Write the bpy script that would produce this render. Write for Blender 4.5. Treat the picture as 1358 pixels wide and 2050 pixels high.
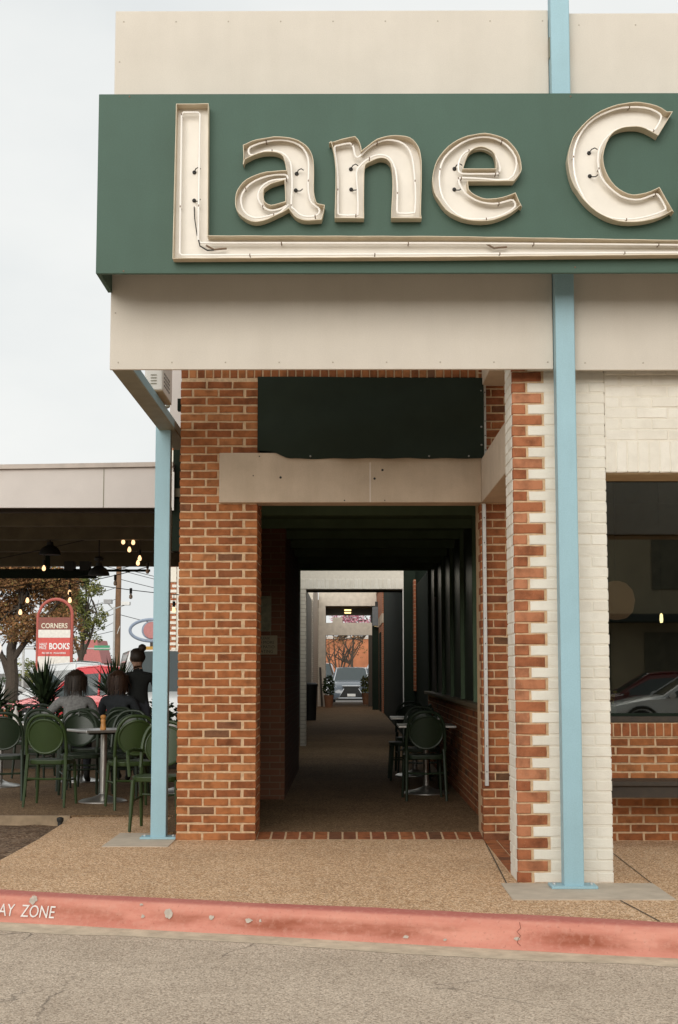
import bpy, bmesh, math, random
from mathutils import Vector, Matrix, Euler

R = math.radians
random.seed(7)
for o in list(bpy.data.objects):
    bpy.data.objects.remove(o)
scene = bpy.context.scene
COL = scene.collection

# ------------------------------------------------------------------ camera
cam_data = bpy.data.cameras.new('camera')
cam_data.sensor_fit = 'VERTICAL'
cam_data.sensor_height = 36.0
cam_data.sensor_width = 24.0
cam_data.lens = 51.8
cam_data.clip_end = 2000
cam = bpy.data.objects.new('camera', cam_data)
COL.objects.link(cam)
cam.location = (0, 0, 1.36)
cam.rotation_euler = (R(90 + 6.133), 0, R(0.311))
scene.camera = cam

# ------------------------------------------------------------------ sky
SUN_EL, SUN_AZ = R(12), R(190)      # azimuth clockwise from +Y: behind the viewer, a little to the left
world = bpy.data.worlds.new('World')
scene.world = world
world.use_nodes = True
wn, wl = world.node_tree.nodes, world.node_tree.links
wn.clear()
sky = wn.new('ShaderNodeTexSky'); sky.sky_type = 'NISHITA'; sky.sun_disc = False
sky.sun_elevation = SUN_EL; sky.sun_rotation = SUN_AZ; sky.air_density = 1.0; sky.dust_density = 4.0
hs = wn.new('ShaderNodeHueSaturation'); hs.inputs['Saturation'].default_value = 0.25
wl.new(sky.outputs[0], hs.inputs['Color'])
wtc = wn.new('ShaderNodeTexCoord')
wmap = wn.new('ShaderNodeMapping'); wmap.inputs['Scale'].default_value = (1, 1, 2.2)
wl.new(wtc.outputs['Generated'], wmap.inputs['Vector'])
wno = wn.new('ShaderNodeTexNoise'); wno.inputs['Scale'].default_value = 2.6; wno.inputs['Detail'].default_value = 5
wl.new(wmap.outputs[0], wno.inputs['Vector'])
wr = wn.new('ShaderNodeValToRGB')
wr.color_ramp.elements[0].position = 0.36; wr.color_ramp.elements[0].color = (4.4, 4.57, 4.58, 1)
wr.color_ramp.elements[1].position = 0.62; wr.color_ramp.elements[1].color = (5.2, 5.25, 5.13, 1)
wl.new(wno.outputs[0], wr.inputs[0])
wm = wn.new('ShaderNodeMix'); wm.data_type = 'RGBA'; wm.inputs['Factor'].default_value = 0.9
wl.new(hs.outputs[0], wm.inputs['A']); wl.new(wr.outputs[0], wm.inputs['B'])
wb = wn.new('ShaderNodeBackground'); wb.inputs['Strength'].default_value = 0.1
wl.new(wm.outputs['Result'], wb.inputs[0])
wo = wn.new('ShaderNodeOutputWorld'); wl.new(wb.outputs[0], wo.inputs[0])

# ------------------------------------------------------------------ sun behind thin cloud
sd = bpy.data.lights.new('sun', 'SUN'); sd.energy = 1.5; sd.angle = R(50); sd.color = (1.0, 0.955, 0.885)
sun = bpy.data.objects.new('sun', sd); COL.objects.link(sun)
sdir = Vector((math.sin(SUN_AZ) * math.cos(SUN_EL), math.cos(SUN_AZ) * math.cos(SUN_EL), math.sin(SUN_EL)))
sun.rotation_euler = sdir.to_track_quat('Z', 'Y').to_euler()
sun.location = sdir * 30

scene.view_settings.view_transform = 'Standard'
scene.view_settings.look = 'None'
scene.view_settings.gamma = 1
scene.view_settings.exposure = 0.88
scene.render.engine = 'CYCLES'
try:
    scene.cycles.max_bounces = 8
    scene.cycles.transparent_max_bounces = 24
except Exception:
    pass

# ------------------------------------------------------------------ materials
MATS = {}
def nmat(name):
    m = bpy.data.materials.new(name); m.use_nodes = True
    n, l = m.node_tree.nodes, m.node_tree.links
    b = n['Principled BSDF']
    return m, n, l, b
def noise(n, l, scale, detail=4, coord='Object', stretch=None, rough=0.6):
    tc = n.new('ShaderNodeTexCoord')
    t = n.new('ShaderNodeTexNoise'); t.inputs['Scale'].default_value = scale; t.inputs['Detail'].default_value = detail
    t.inputs['Roughness'].default_value = rough
    src = tc.outputs[coord]
    if stretch:
        mp = n.new('ShaderNodeMapping'); mp.inputs['Scale'].default_value = stretch
        l.new(src, mp.inputs['Vector']); src = mp.outputs[0]
    l.new(src, t.inputs['Vector'])
    return t
def ramp(n, l, src, stops):
    r = n.new('ShaderNodeValToRGB')
    e = r.color_ramp.elements
    while len(e) < len(stops): e.new(0.5)
    for k, (p, c) in enumerate(stops):
        e[k].position = p; e[k].color = (*c, 1)
    l.new(src, r.inputs[0])
    return r
def mix(n, l, a, b, f, mode='MIX'):
    m = n.new('ShaderNodeMix'); m.data_type = 'RGBA'; m.blend_type = mode
    for s, v in (('A', a), ('B', b)):
        if isinstance(v, tuple): m.inputs[s].default_value = (*v, 1)
        else: l.new(v, m.inputs[s])
    if isinstance(f, (int, float)): m.inputs['Factor'].default_value = f
    else: l.new(f, m.inputs['Factor'])
    return m.outputs['Result']
def bump(n, l, b, src, strength, dist=0.01):
    bp = n.new('ShaderNodeBump'); bp.inputs['Strength'].default_value = strength; bp.inputs['Distance'].default_value = dist
    l.new(src, bp.inputs['Height']); l.new(bp.outputs[0], b.inputs['Normal'])
def simple(name, col, rough=0.6, var=0.12, scale=8, metal=0.0, bscale=90, bst=0.0, spec=0.5, coat=0.0, grain=0.0, streak=0.0):
    if name in MATS: return MATS[name]
    m, n, l, b = nmat(name)
    t = noise(n, l, scale, 5)
    lo = tuple(c * (1 - var) for c in col); hi = tuple(min(1, c * (1 + var)) for c in col)
    r = ramp(n, l, t.outputs[0], [(0.3, lo), (0.7, hi)])
    col_ = r.outputs[0]
    if grain:
        tg = noise(n, l, 130, 2)
        col_ = mix(n, l, col_, ramp(n, l, tg.outputs[0], [(0.3, (1 - grain,) * 3), (0.7, (1, 1, 1))]).outputs[0], 1.0, 'MULTIPLY')
    if streak:
        ts = noise(n, l, 3.0, 6, stretch=(2.2, 2.2, 0.3)); tb = noise(n, l, 1.1, 5)
        for t_ in (ts, tb): col_ = mix(n, l, col_, ramp(n, l, t_.outputs[0], [(0.42, (1, 1, 1)), (0.75, (1 - streak, 1 - streak * 1.1, 1 - streak * 1.3))]).outputs[0], 1.0, 'MULTIPLY')
    l.new(col_, b.inputs['Base Color'])
    b.inputs['Roughness'].default_value = rough; b.inputs['Metallic'].default_value = metal
    b.inputs['Specular IOR Level'].default_value = spec
    b.inputs['Coat Weight'].default_value = coat
    if bst:
        t2 = noise(n, l, bscale, 3); bump(n, l, b, t2.outputs[0], bst, 0.004)
    MATS[name] = m
    return m
def emit(name, col, s):
    m, n, l, b = nmat(name)
    b.inputs['Base Color'].default_value = (*col, 1)
    b.inputs['Emission Color'].default_value = (*col, 1); b.inputs['Emission Strength'].default_value = s
    MATS[name] = m; return m

def brick_mat(name, stops, island=False, grime=0.7, pale=0.25, fleck=(0.5, 0.36, 0.24), cloud=0.35):
    m, n, l, b = nmat(name)
    if island:
        g = n.new('ShaderNodeNewGeometry'); rnd = g.outputs['Random Per Island']
    else:
        g = n.new('ShaderNodeObjectInfo'); rnd = g.outputs['Random']
    r = ramp(n, l, rnd, stops); r.color_ramp.interpolation = 'LINEAR'
    gm = n.new('ShaderNodeNewGeometry')
    def wn_(scale, d, st=None):
        t = n.new('ShaderNodeTexNoise'); t.inputs['Scale'].default_value = scale; t.inputs['Detail'].default_value = d
        l.new(gm.outputs['Position'], t.inputs['Vector']); return t
    t1 = wn_(14, 6); t2 = wn_(150, 3); t3 = wn_(7, 4)
    c = mix(n, l, r.outputs[0], (0.34, 0.34, 0.34), ramp(n, l, t1.outputs[0], [(0.42, (0, 0, 0)), (0.75, (grime,) * 3)]).outputs[0], 'MULTIPLY')
    c = mix(n, l, c, fleck, ramp(n, l, t2.outputs[0], [(0.62, (0, 0, 0)), (0.72, (pale,) * 3)]).outputs[0])
    c = mix(n, l, c, (0.75, 0.72, 0.68), ramp(n, l, t3.outputs[0], [(0.45, (0, 0, 0)), (0.7, (cloud,) * 3)]).outputs[0], 'MULTIPLY')
    l.new(c, b.inputs['Base Color']); b.inputs['Roughness'].default_value = 0.88; b.inputs['Specular IOR Level'].default_value = 0.25
    t4 = wn_(110, 4); bump(n, l, b, t4.outputs[0], 0.5, 0.004)
    MATS[name] = m; return m
RED = [(0.0, (0.18, 0.09, 0.048)), (0.02, (0.20, 0.085, 0.042)), (0.04, (0.27, 0.09, 0.034)), (0.4, (0.35, 0.120, 0.042)), (0.75, (0.405, 0.152, 0.054)), (1.0, (0.45, 0.185, 0.072))]
BRICK = brick_mat('brick_red', RED)
BRICK_I = brick_mat('brick_red_joined', RED, True)
RED2 = [(0.0, (0.14, 0.075, 0.04)), (0.08, (0.19, 0.075, 0.036)), (0.18, (0.28, 0.09, 0.038)), (1.0, (0.39, 0.14, 0.052))]
BRICK2 = brick_mat('brick_umber', RED2)
QUOIN = brick_mat('brick_quoin', [(0, (0.33, 0.11, 0.048)), (0.5, (0.41, 0.15, 0.068)), (1, (0.49, 0.21, 0.11))], pale=0.35)
WHITEB = brick_mat('brick_painted_white', [(0, (0.75, 0.705, 0.615)), (0.5, (0.775, 0.735, 0.645)), (1, (0.795, 0.755, 0.67))], grime=0.07, cloud=0.22, pale=0.3, fleck=(0.62, 0.55, 0.44))
WHITEB_I = brick_mat('brick_painted_white_joined', [(0, (0.74, 0.70, 0.61)), (1, (0.81, 0.775, 0.69))], True, grime=0.1, cloud=0.22, pale=0.3, fleck=(0.6, 0.53, 0.43))
MORTAR = simple('mortar', (0.58, 0.405, 0.25), 0.95, 0.2, 30, bscale=160, bst=0.6, spec=0.2)
MORTARW = simple('mortar_painted', (0.74, 0.69, 0.595), 0.9, 0.06, 20, bscale=160, bst=0.4, spec=0.2)
CREAM = simple('cream_panel', (0.655, 0.602, 0.525), 0.75, 0.035, 3, bscale=350, bst=0.15, spec=0.3, grain=0.07, streak=0.035)
CREAM2 = simple('cream_plaster', (0.57, 0.46, 0.35), 0.85, 0.07, 5, bscale=220, bst=0.4, spec=0.25, grain=0.12, streak=0.10)
GREEN = simple('sign_green', (0.060, 0.116, 0.086), 0.55, 0.05, 2.5, bscale=300, bst=0.08, grain=0.16, spec=0.3, streak=0.06)
BLUE = simple('post_blue', (0.32, 0.515, 0.59), 0.5, 0.04, 4, bscale=260, bst=0.08, grain=0.10, streak=0.06)
TAN = simple('letter_return', (0.62, 0.535, 0.40), 0.55, 0.10, 9)
LFLOOR = simple('letter_pan', (0.77, 0.725, 0.65), 0.5, 0.05, 6)
NEON = simple('neon_glass', (0.92, 0.89, 0.84), 0.18, 0.03, 4, spec=0.7)
BLACK = simple('black_rubber', (0.012, 0.012, 0.011), 0.6, 0.1, 6)
DARK = simple('dark_green_paint', (0.012, 0.019, 0.012), 0.8, 0.15, 3, spec=0.15)
TARP = simple('dark_tarp', (0.014, 0.021, 0.013), 0.75, 0.12, 5, bscale=400, bst=0.2, spec=0.2)
STEEL = simple('steel', (0.55, 0.54, 0.51), 0.32, 0.08, 14, metal=0.9)
GALV = simple('galvanised', (0.55, 0.55, 0.53), 0.5, 0.1, 12, metal=0.5)
OLIVE = simple('olive_steel', (0.23, 0.22, 0.16), 0.6, 0.12, 6)
CONC = simple('concrete_pad', (0.50, 0.42, 0.33), 0.9, 0.12, 7, bscale=160, bst=0.4, spec=0.2)
CHAIRG = simple('chair_green', (0.025, 0.048, 0.009), 0.5, 0.1, 6)
INDARK = simple('passage_paint', (0.10, 0.145, 0.09), 0.85, 0.15, 3, spec=0.15)
CHAIRD = simple('chair_dark_green', (0.014, 0.026, 0.012), 0.45, 0.1, 6)
WOODD = simple('dark_wood', (0.035, 0.024, 0.014), 0.6, 0.3, 14)
WHITEP = simple('white_paint', (0.72, 0.70, 0.66), 0.5, 0.04, 5)
GREYP = simple('grey_fascia', (0.60, 0.555, 0.52), 0.6, 0.04, 4, grain=0.08)
SOIL = None

def aggregate(name, c0, c1, c2, cscale, dark=0.6, big=1.1, mott=0.25, rough=0.9, cracks=False):
    m, n, l, b = nmat(name)
    tc = n.new('ShaderNodeTexCoord')
    v = n.new('ShaderNodeTexVoronoi'); v.inputs['Scale'].default_value = cscale
    l.new(tc.outputs['Object'], v.inputs['Vector'])
    sep = n.new('ShaderNodeSeparateColor'); l.new(v.outputs['Color'], sep.inputs[0])
    r = ramp(n, l, sep.outputs[0], [(0.0, tuple(c * dark for c in c0)), (0.25, c0), (0.6, c1), (0.97, c2)])
    edge = ramp(n, l, v.outputs['Distance'], [(0.3, (1, 1, 1)), (0.8, (0.86, 0.82, 0.78))])
    c = mix(n, l, r.outputs[0], edge.outputs[0], 0.8, 'MULTIPLY')
    t = noise(n, l, big, 6)
    c = mix(n, l, c, (0.55, 0.52, 0.48), ramp(n, l, t.outputs[0], [(0.4, (0, 0, 0)), (0.72, (mott,) * 3)]).outputs[0], 'MULTIPLY')
    t5 = noise(n, l, big * 6, 6)
    c = mix(n, l, c, (0.6, 0.57, 0.54), ramp(n, l, t5.outputs[0], [(0.5, (0, 0, 0)), (0.75, (mott,) * 3)]).outputs[0], 'MULTIPLY')
    if cracks:
        vc = n.new('ShaderNodeTexVoronoi'); vc.feature = 'DISTANCE_TO_EDGE'; vc.inputs['Scale'].default_value = 0.9
        tw = noise(n, l, 3.0, 6)
        mx = n.new('ShaderNodeMix'); mx.data_type = 'RGBA'; mx.blend_type = 'ADD'; mx.inputs['Factor'].default_value = 0.22
        l.new(tc.outputs['Object'], mx.inputs['A']); l.new(tw.outputs['Color'], mx.inputs['B'])
        l.new(mx.outputs['Result'], vc.inputs['Vector'])
        t6 = noise(n, l, 1.6, 4)
        ck = ramp(n, l, vc.outputs[0], [(0.0, (1, 1, 1)), (0.008, (0, 0, 0))])
        ckm = mix(n, l, ck.outputs[0], ramp(n, l, t6.outputs[0], [(0.47, (0, 0, 0)), (0.6, (0.6,) * 3)]).outputs[0], 1.0, 'MULTIPLY')
        c = mix(n, l, c, (0.05, 0.042, 0.035), ckm)
    l.new(c, b.inputs['Base Color']); b.inputs['Roughness'].default_value = rough; b.inputs['Specular IOR Level'].default_value = 0.25
    bump(n, l, b, v.outputs['Distance'], 0.35, -0.004)
    MATS[name] = m
    return m
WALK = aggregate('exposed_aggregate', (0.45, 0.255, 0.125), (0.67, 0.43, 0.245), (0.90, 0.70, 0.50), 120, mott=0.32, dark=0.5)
ASPH = aggregate('old_asphalt', (0.46, 0.37, 0.285), (0.585, 0.48, 0.375), (0.76, 0.64, 0.51), 130, big=0.6, mott=0.36, dark=0.6, cracks=True)
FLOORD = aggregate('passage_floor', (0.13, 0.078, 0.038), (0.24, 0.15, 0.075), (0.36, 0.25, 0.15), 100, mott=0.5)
DIRT = aggregate('dirt', (0.13, 0.08, 0.05), (0.20, 0.125, 0.075), (0.36, 0.27, 0.19), 60, big=2.0, mott=0.8)
GUTTER = simple('gutter_concrete', (0.56, 0.46, 0.34), 0.9, 0.22, 9, bscale=120, bst=0.5, spec=0.2)

def kerb_material():
    m, n, l, b = nmat('kerb_red_paint')
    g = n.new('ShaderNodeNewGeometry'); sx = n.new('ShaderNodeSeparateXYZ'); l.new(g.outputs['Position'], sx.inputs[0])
    t1 = noise(n, l, 2.2, 6, stretch=(1, 1, 5)); t2 = noise(n, l, 30, 6); t3 = noise(n, l, 3.0, 7, stretch=(0.6, 0.6, 2)); t4 = noise(n, l, 14, 8, rough=0.75)
    t5 = noise(n, l, 55, 4)
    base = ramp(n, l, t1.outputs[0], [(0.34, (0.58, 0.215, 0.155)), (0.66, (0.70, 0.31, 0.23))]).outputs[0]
    # darker maroon on the flat top, tyre scuffs along the middle of the face
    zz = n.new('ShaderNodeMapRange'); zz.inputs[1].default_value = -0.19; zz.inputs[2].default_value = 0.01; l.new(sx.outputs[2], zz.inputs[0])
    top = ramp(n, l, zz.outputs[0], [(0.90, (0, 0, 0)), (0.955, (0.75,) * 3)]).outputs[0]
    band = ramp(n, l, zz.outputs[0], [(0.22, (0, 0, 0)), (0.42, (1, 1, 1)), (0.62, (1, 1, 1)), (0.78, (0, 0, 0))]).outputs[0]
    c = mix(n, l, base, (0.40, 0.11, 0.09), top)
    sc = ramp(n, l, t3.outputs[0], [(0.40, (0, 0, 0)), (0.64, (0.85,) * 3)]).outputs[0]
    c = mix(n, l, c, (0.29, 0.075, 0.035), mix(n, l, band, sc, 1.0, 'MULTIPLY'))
    c = mix(n, l, c, (0.66, 0.35, 0.27), ramp(n, l, t2.outputs[0], [(0.5, (0, 0, 0)), (0.75, (0.45,) * 3)]).outputs[0])
    c = mix(n, l, c, (0.30, 0.10, 0.06), ramp(n, l, t5.outputs[0], [(0.6, (0, 0, 0)), (0.75, (0.5,) * 3)]).outputs[0])
    c = mix(n, l, c, (0.48, 0.38, 0.30), ramp(n, l, t4.outputs[0], [(0.69, (0, 0, 0)), (0.72, (0.8,) * 3)]).outputs[0])
    l.new(c, b.inputs['Base Color']); b.inputs['Roughness'].default_value = 0.75; b.inputs['Specular IOR Level'].default_value = 0.3
    bump(n, l, b, t2.outputs[0], 0.45, 0.008)
    return m
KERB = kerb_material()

def glass_mat(name, tint=(0.75, 0.8, 0.76), ior=1.5, gloss=(0.8, 0.8, 0.8), base=0.04):
    m, n, l, b = nmat(name)
    out = n['Material Output']; n.remove(b)
    tr = n.new('ShaderNodeBsdfTransparent'); tr.inputs[0].default_value = (*tint, 1)
    gl = n.new('ShaderNodeBsdfGlossy'); gl.inputs[0].default_value = (*gloss, 1); gl.inputs['Roughness'].default_value = 0.012
    fr = n.new('ShaderNodeFresnel'); fr.inputs[0].default_value = ior
    mx = n.new('ShaderNodeMixShader'); l.new(fr.outputs[0], mx.inputs[0]); l.new(tr.outputs[0], mx.inputs[1]); l.new(gl.outputs[0], mx.inputs[2])
    l.new(mx.outputs[0], out.inputs[0])
    MATS[name] = m
    return m
GLASS = glass_mat('window_glass', (0.62, 0.66, 0.58), 2.1)
CLEAR = glass_mat('clear_glass', (0.9, 0.93, 0.92), 1.45)

# ------------------------------------------------------------------ mesh builder
class MB:
    def __init__(s): s.v, s.f, s.m = [], [], []
    def quad(s, pts, mi=0):
        b = len(s.v); s.v += [tuple(p) for p in pts]; s.f.append(tuple(range(b, b + len(pts)))); s.m.append(mi); return s
    def box(s, x0, y0, z0, x1, y1, z1, mi=0):
        b = len(s.v)
        s.v += [(x0, y0, z0), (x1, y0, z0), (x1, y1, z0), (x0, y1, z0), (x0, y0, z1), (x1, y0, z1), (x1, y1, z1), (x0, y1, z1)]
        for q in ((0, 3, 2, 1), (4, 5, 6, 7), (0, 1, 5, 4), (1, 2, 6, 5), (2, 3, 7, 6), (3, 0, 4, 7)):
            s.f.append(tuple(b + i for i in q)); s.m.append(mi)
        return s
    def tube(s, path, r, n=8, closed=False, mi=0, cap=True):
        P = [Vector(p) for p in path]; N = len(P); b = len(s.v)
        rr = r if isinstance(r, (list, tuple)) else [r] * N
        up = Vector((0.13, 0.21, 0.97)).normalized(); prev = None
        for i, p in enumerate(P):
            if closed: t = P[(i + 1) % N] - P[i - 1]
            else: t = P[min(i + 1, N - 1)] - P[max(i - 1, 0)]
            t.normalize()
            if prev is None: a = t.cross(up) if abs(t.dot(up)) < 0.95 else t.cross(Vector((1, 0, 0)))
            else: a = prev - t * prev.dot(t)
            a.normalize(); c = t.cross(a); prev = a
            for k in range(n):
                w = 2 * math.pi * k / n
                s.v.append(tuple(p + (a * math.cos(w) + c * math.sin(w)) * rr[i]))
        for i in range(N if closed else N - 1):
            j = (i + 1) % N
            for k in range(n):
                q = (k + 1) % n
                s.f.append((b + i * n + k, b + i * n + q, b + j * n + q, b + j * n + k)); s.m.append(mi)
        if not closed and cap:
            s.f.append(tuple(b + k for k in reversed(range(n)))); s.m.append(mi)
            s.f.append(tuple(b + (N - 1) * n + k for k in range(n))); s.m.append(mi)
        return s
    def lathe(s, prof, n=20, c=(0, 0, 0), mi=0, axis='z'):
        b = len(s.v)
        for (r, z) in prof:
            for k in range(n):
                w = 2 * math.pi * k / n
                x, y = r * math.cos(w), r * math.sin(w)
                p = (x, y, z) if axis == 'z' else ((x, z, y) if axis == 'y' else (z, x, y))
                s.v.append((c[0] + p[0], c[1] + p[1], c[2] + p[2]))
        for i in range(len(prof) - 1):
            for k in range(n):
                q = (k + 1) % n
                s.f.append((b + i * n + k, b + i * n + q, b + (i + 1) * n + q, b + (i + 1) * n + k)); s.m.append(mi)
        s.f.append(tuple(b + k for k in reversed(range(n)))); s.m.append(mi)
        s.f.append(tuple(b + (len(prof) - 1) * n + k for k in range(n))); s.m.append(mi)
        return s
    def prism(s, poly, f0, f1, mi=0):
        """poly: list of points mapped by f0 (front) and f1 (back)"""
        b = len(s.v); N = len(poly)
        s.v += [tuple(f0(p)) for p in poly] + [tuple(f1(p)) for p in poly]
        s.f.append(tuple(b + i for i in range(N))); s.m.append(mi)
        s.f.append(tuple(b + N + i for i in reversed(range(N)))); s.m.append(mi)
        for i in range(N):
            j = (i + 1) % N
            s.f.append((b + j, b + i, b + N + i, b + N + j)); s.m.append(mi)
        return s
    def mesh(s, name, mats, smooth=False):
        me = bpy.data.meshes.new(name); me.from_pydata(s.v, [], s.f)
        for m in (mats if isinstance(mats, (list, tuple)) else [mats]): me.materials.append(m)
        me.polygons.foreach_set('material_index', s.m)
        if smooth: me.polygons.foreach_set('use_smooth', [True] * len(s.f))
        me.update()
        bm = bmesh.new(); bm.from_mesh(me); bmesh.ops.recalc_face_normals(bm, faces=bm.faces); bm.to_mesh(me); bm.free()
        return me
    def build(s, name, mats, parent=None, smooth=False, bevel=0, angle=35):
        me = s.mesh(name, mats, smooth)
        return link(name, me, parent, bevel=bevel, sharp=angle if smooth else None)
def link(name, me, parent=None, bevel=0, sharp=None):
    o = bpy.data.objects.new(name, me); COL.objects.link(o)
    if parent: o.parent = parent
    if sharp is not None and me is not None:
        try: me.set_sharp_from_angle(angle=R(sharp))
        except Exception: pass
    if bevel:
        md = o.modifiers.new('bevel', 'BEVEL'); md.width = bevel; md.segments = 2; md.limit_method = 'ANGLE'
    return o
def tag(o, label=None, cat=None, group=None, kind=None):
    if label: o['label'] = label
    if cat: o['category'] = cat
    if group: o['group'] = group
    if kind: o['kind'] = kind
    return o
def thing(name, label, cat, loc=(0, 0, 0), rz=0, group=None):
    o = bpy.data.objects.new(name, None); COL.objects.link(o)
    o.location = loc; o.rotation_euler = (0, 0, rz); o.empty_display_size = 0.1
    return tag(o, label, cat, group)
def struct(name, mb, mat, parent=None):
    o = mb.build(name, mat, parent)
    if parent is None: o['kind'] = 'structure'
    return o
def copy_tree(o, parent=None):
    c = o.copy(); COL.objects.link(c); c.parent = parent
    for ch in o.children: copy_tree(ch, c)
    return c
def text_mesh(name, body, size, mat, parent, loc, rot, extrude=0.0, sx=1.0, offset=0.0, align='LEFT', shear=0.0):
    cu = bpy.data.curves.new(name, 'FONT'); cu.body = body; cu.size = size; cu.extrude = extrude; cu.offset = offset
    cu.align_x = align; cu.resolution_u = 3; cu.shear = shear
    t = bpy.data.objects.new(name, cu); COL.objects.link(t)
    dg = bpy.context.evaluated_depsgraph_get()
    me = bpy.data.meshes.new_from_object(t.evaluated_get(dg))
    bpy.data.objects.remove(t); bpy.data.curves.remove(cu)
    me.name = name
    me.materials.clear(); me.materials.append(mat)
    o = link(name, me, parent)
    o.location = loc; o.rotation_euler = rot; o.scale = (sx, 1, 1)
    return o

# ------------------------------------------------------------------ bricks
BC = {}
def brick_mesh(L, H, D, mat, variant):
    """brick lying along X, face towards -Y, origin at face lower-left; worn outline"""
    key = (round(L, 3), round(H, 3), round(D, 3), mat.name, variant)
    if key in BC: return BC[key]
    rnd = random.Random(hash(key[:3]) + variant * 7919 + 13)
    def ring(inset, y, jit):
        P = []
        nx, nz = max(2, int(L / 0.045)), 2
        for i in range(nx): P.append((i / nx, 0))
        for i in range(nz): P.append((1, i / nz))
        for i in range(nx): P.append((1 - i / nx, 1))
        for i in range(nz): P.append((0, 1 - i / nz))
        out = []
        for (u, w) in P:
            x = inset + u * (L - 2 * inset); z = inset + w * (H - 2 * inset)
            out.append((x + rnd.uniform(-jit, jit), y + rnd.uniform(-jit, jit) * 0.5, z + rnd.uniform(-jit, jit)))
        return out
    mb = MB()
    r0 = ring(0.0, D, 0.0); r1 = ring(0.0, 0.005, 0.0016); r2 = ring(0.0045, 0.0, 0.0016)
    N = len(r0); mb.v = r0 + r1 + r2
    for a in (0, N):
        for i in range(N):
            j = (i + 1) % N
            mb.f.append((a + i, a + j, a + N + j, a + N + i)); mb.m.append(0)
    mb.f.append(tuple(2 * N + i for i in range(N))); mb.m.append(0)
    me = mb.mesh('brick', mat)
    BC[key] = me
    return me
def brick(parent, x, y, z, L, H, D, mat, face='front', name='brick'):
    me = brick_mesh(L, H, D, mat, random.randrange(5))
    o = bpy.data.objects.new(name, me); COL.objects.link(o); o.parent = parent
    j = random.uniform
    if face == 'front': o.location = (x + j(-.0015, .0015), y + j(-.0018, .0018), z + j(-.0012, .0012)); o.rotation_euler = (0, j(-.006, .006), j(-.008, .008))
    elif face == 'top': o.location = (x, y, z + j(-.0015, .0015)); o.rotation_euler = (R(-90), 0, 0)
    return o
def joined_bricks(name, parent, rects, mat, plane):
    """rects (a0, z0, a1, z1) on a side wall; plane -> function (a, z, d) to a point"""
    mb = MB()
    for (a0, z0, a1, z1) in rects:
        j = lambda: random.uniform(-.0015, .0015)
        d = random.uniform(-.0015, .0015)
        A = [(a0 + j(), z0 + j()), (a1 + j(), z0 + j()), (a1 + j(), z1 + j()), (a0 + j(), z1 + j())]
        c = ((a0 + a1) / 2, (z0 + z1) / 2)
        b = len(mb.v)
        for (a, z) in A: mb.v.append(plane(a, z, -0.012))
        for (a, z) in A: mb.v.append(plane(a, z, 0.001 + d))
        for (a, z) in A: mb.v.append(plane(a + (0.004 if a < c[0] else -0.004), z + (0.004 if z < c[1] else -0.004), 0.005 + d))
        for k in (0, 4):
            for i in range(4):
                q = (i + 1) % 4
                mb.f.append((b + k + i, b + k + q, b + k + 4 + q, b + k + 4 + i)); mb.m.append(0)
        mb.f.append((b + 8, b + 9, b + 10, b + 11)); mb.m.append(0)
    o = mb.build(name, mat, parent); o['kind'] = 'stuff'
    return o
# ================================================================== GROUND
def kerb_y(x): return 8.703 - 0.294 * x        # back edge of the kerb, as it runs across the view
KD = Vector((1, -0.294, 0)).normalized(); KN = Vector((-0.294, -1, 0)).normalized()
def kp(t, off, z):                             # t along the kerb from x=0, off towards the road
    p = Vector((0, 8.703, 0)) + KD * t + KN * off
    return (p.x, p.y, z)
g = MB().quad([(-500, -400, -0.20), (500, -400, -0.20), (500, 700, -0.20), (-500, 700, -0.20)])
struct('ground', g, simple('parking_asphalt', (0.16, 0.145, 0.13), 0.9, 0.25, 0.6))
road = MB()
road.quad([kp(-40, 0.34, -0.152), kp(40, 0.34, -0.152), kp(40, 34, -0.152), kp(-40, 34, -0.152)])
struct('road', road, ASPH)
gut = MB()
N = 60
for i in range(N):
    t0, t1 = -12 + 24 * i / N, -12 + 24 * (i + 1) / N
    e = lambda t: 0.455 + 0.035 * math.sin(t * 2.3) + 0.02 * math.sin(t * 7.1)
    gut.quad([kp(t0, 0.15, -0.147), kp(t1, 0.15, -0.147), kp(t1, e(t1), -0.1505), kp(t0, e(t0), -0.1505)])
struct('gutter', gut, GUTTER)
# kerb: rolled profile swept along the street
kb = MB()
prof = [(0.0, -0.02), (0.0, 0.004), (0.10, 0.004), (0.125, -0.001), (0.145, -0.011), (0.157, -0.026), (0.165, -0.05), (0.18, -0.098), (0.20, -0.13), (0.225, -0.150), (0.10, -0.25)]
M = 120
for i in range(M + 1):
    t = -12 + 24 * i / M
    wob = 0.004 * math.sin(t * 1.9) + 0.003 * math.sin(t * 5.3 + 1) + 0.002 * math.sin(t * 13)
    for (o, z) in prof: kb.v.append(kp(t, o + (wob if o > 0.05 else 0), z + wob * 0.6))
n_ = len(prof)
for i in range(M):
    for k in range(n_ - 1):
        kb.f.append((i * n_ + k, (i + 1) * n_ + k, (i + 1) * n_ + k + 1, i * n_ + k + 1)); kb.m.append(0)
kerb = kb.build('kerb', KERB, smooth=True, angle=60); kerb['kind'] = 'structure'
CHIP = simple('bare_concrete', (0.50, 0.43, 0.36), 0.9, 0.2, 40)
WPAINT = simple('worn_white_paint', (0.78, 0.74, 0.70), 0.8, 0.12, 30)
def on_face(t, h):                              # h from foot 0 to shoulder 1 on the kerb face
    z = -0.126 + h * 0.110
    o = 0.198 + (0.157 - 0.198) * h + 0.003 + 0.004 * math.sin(t * 1.9) + 0.003 * math.sin(t * 5.3 + 1) + 0.002 * math.sin(t * 13)
    return kp(t, o, z)
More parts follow.
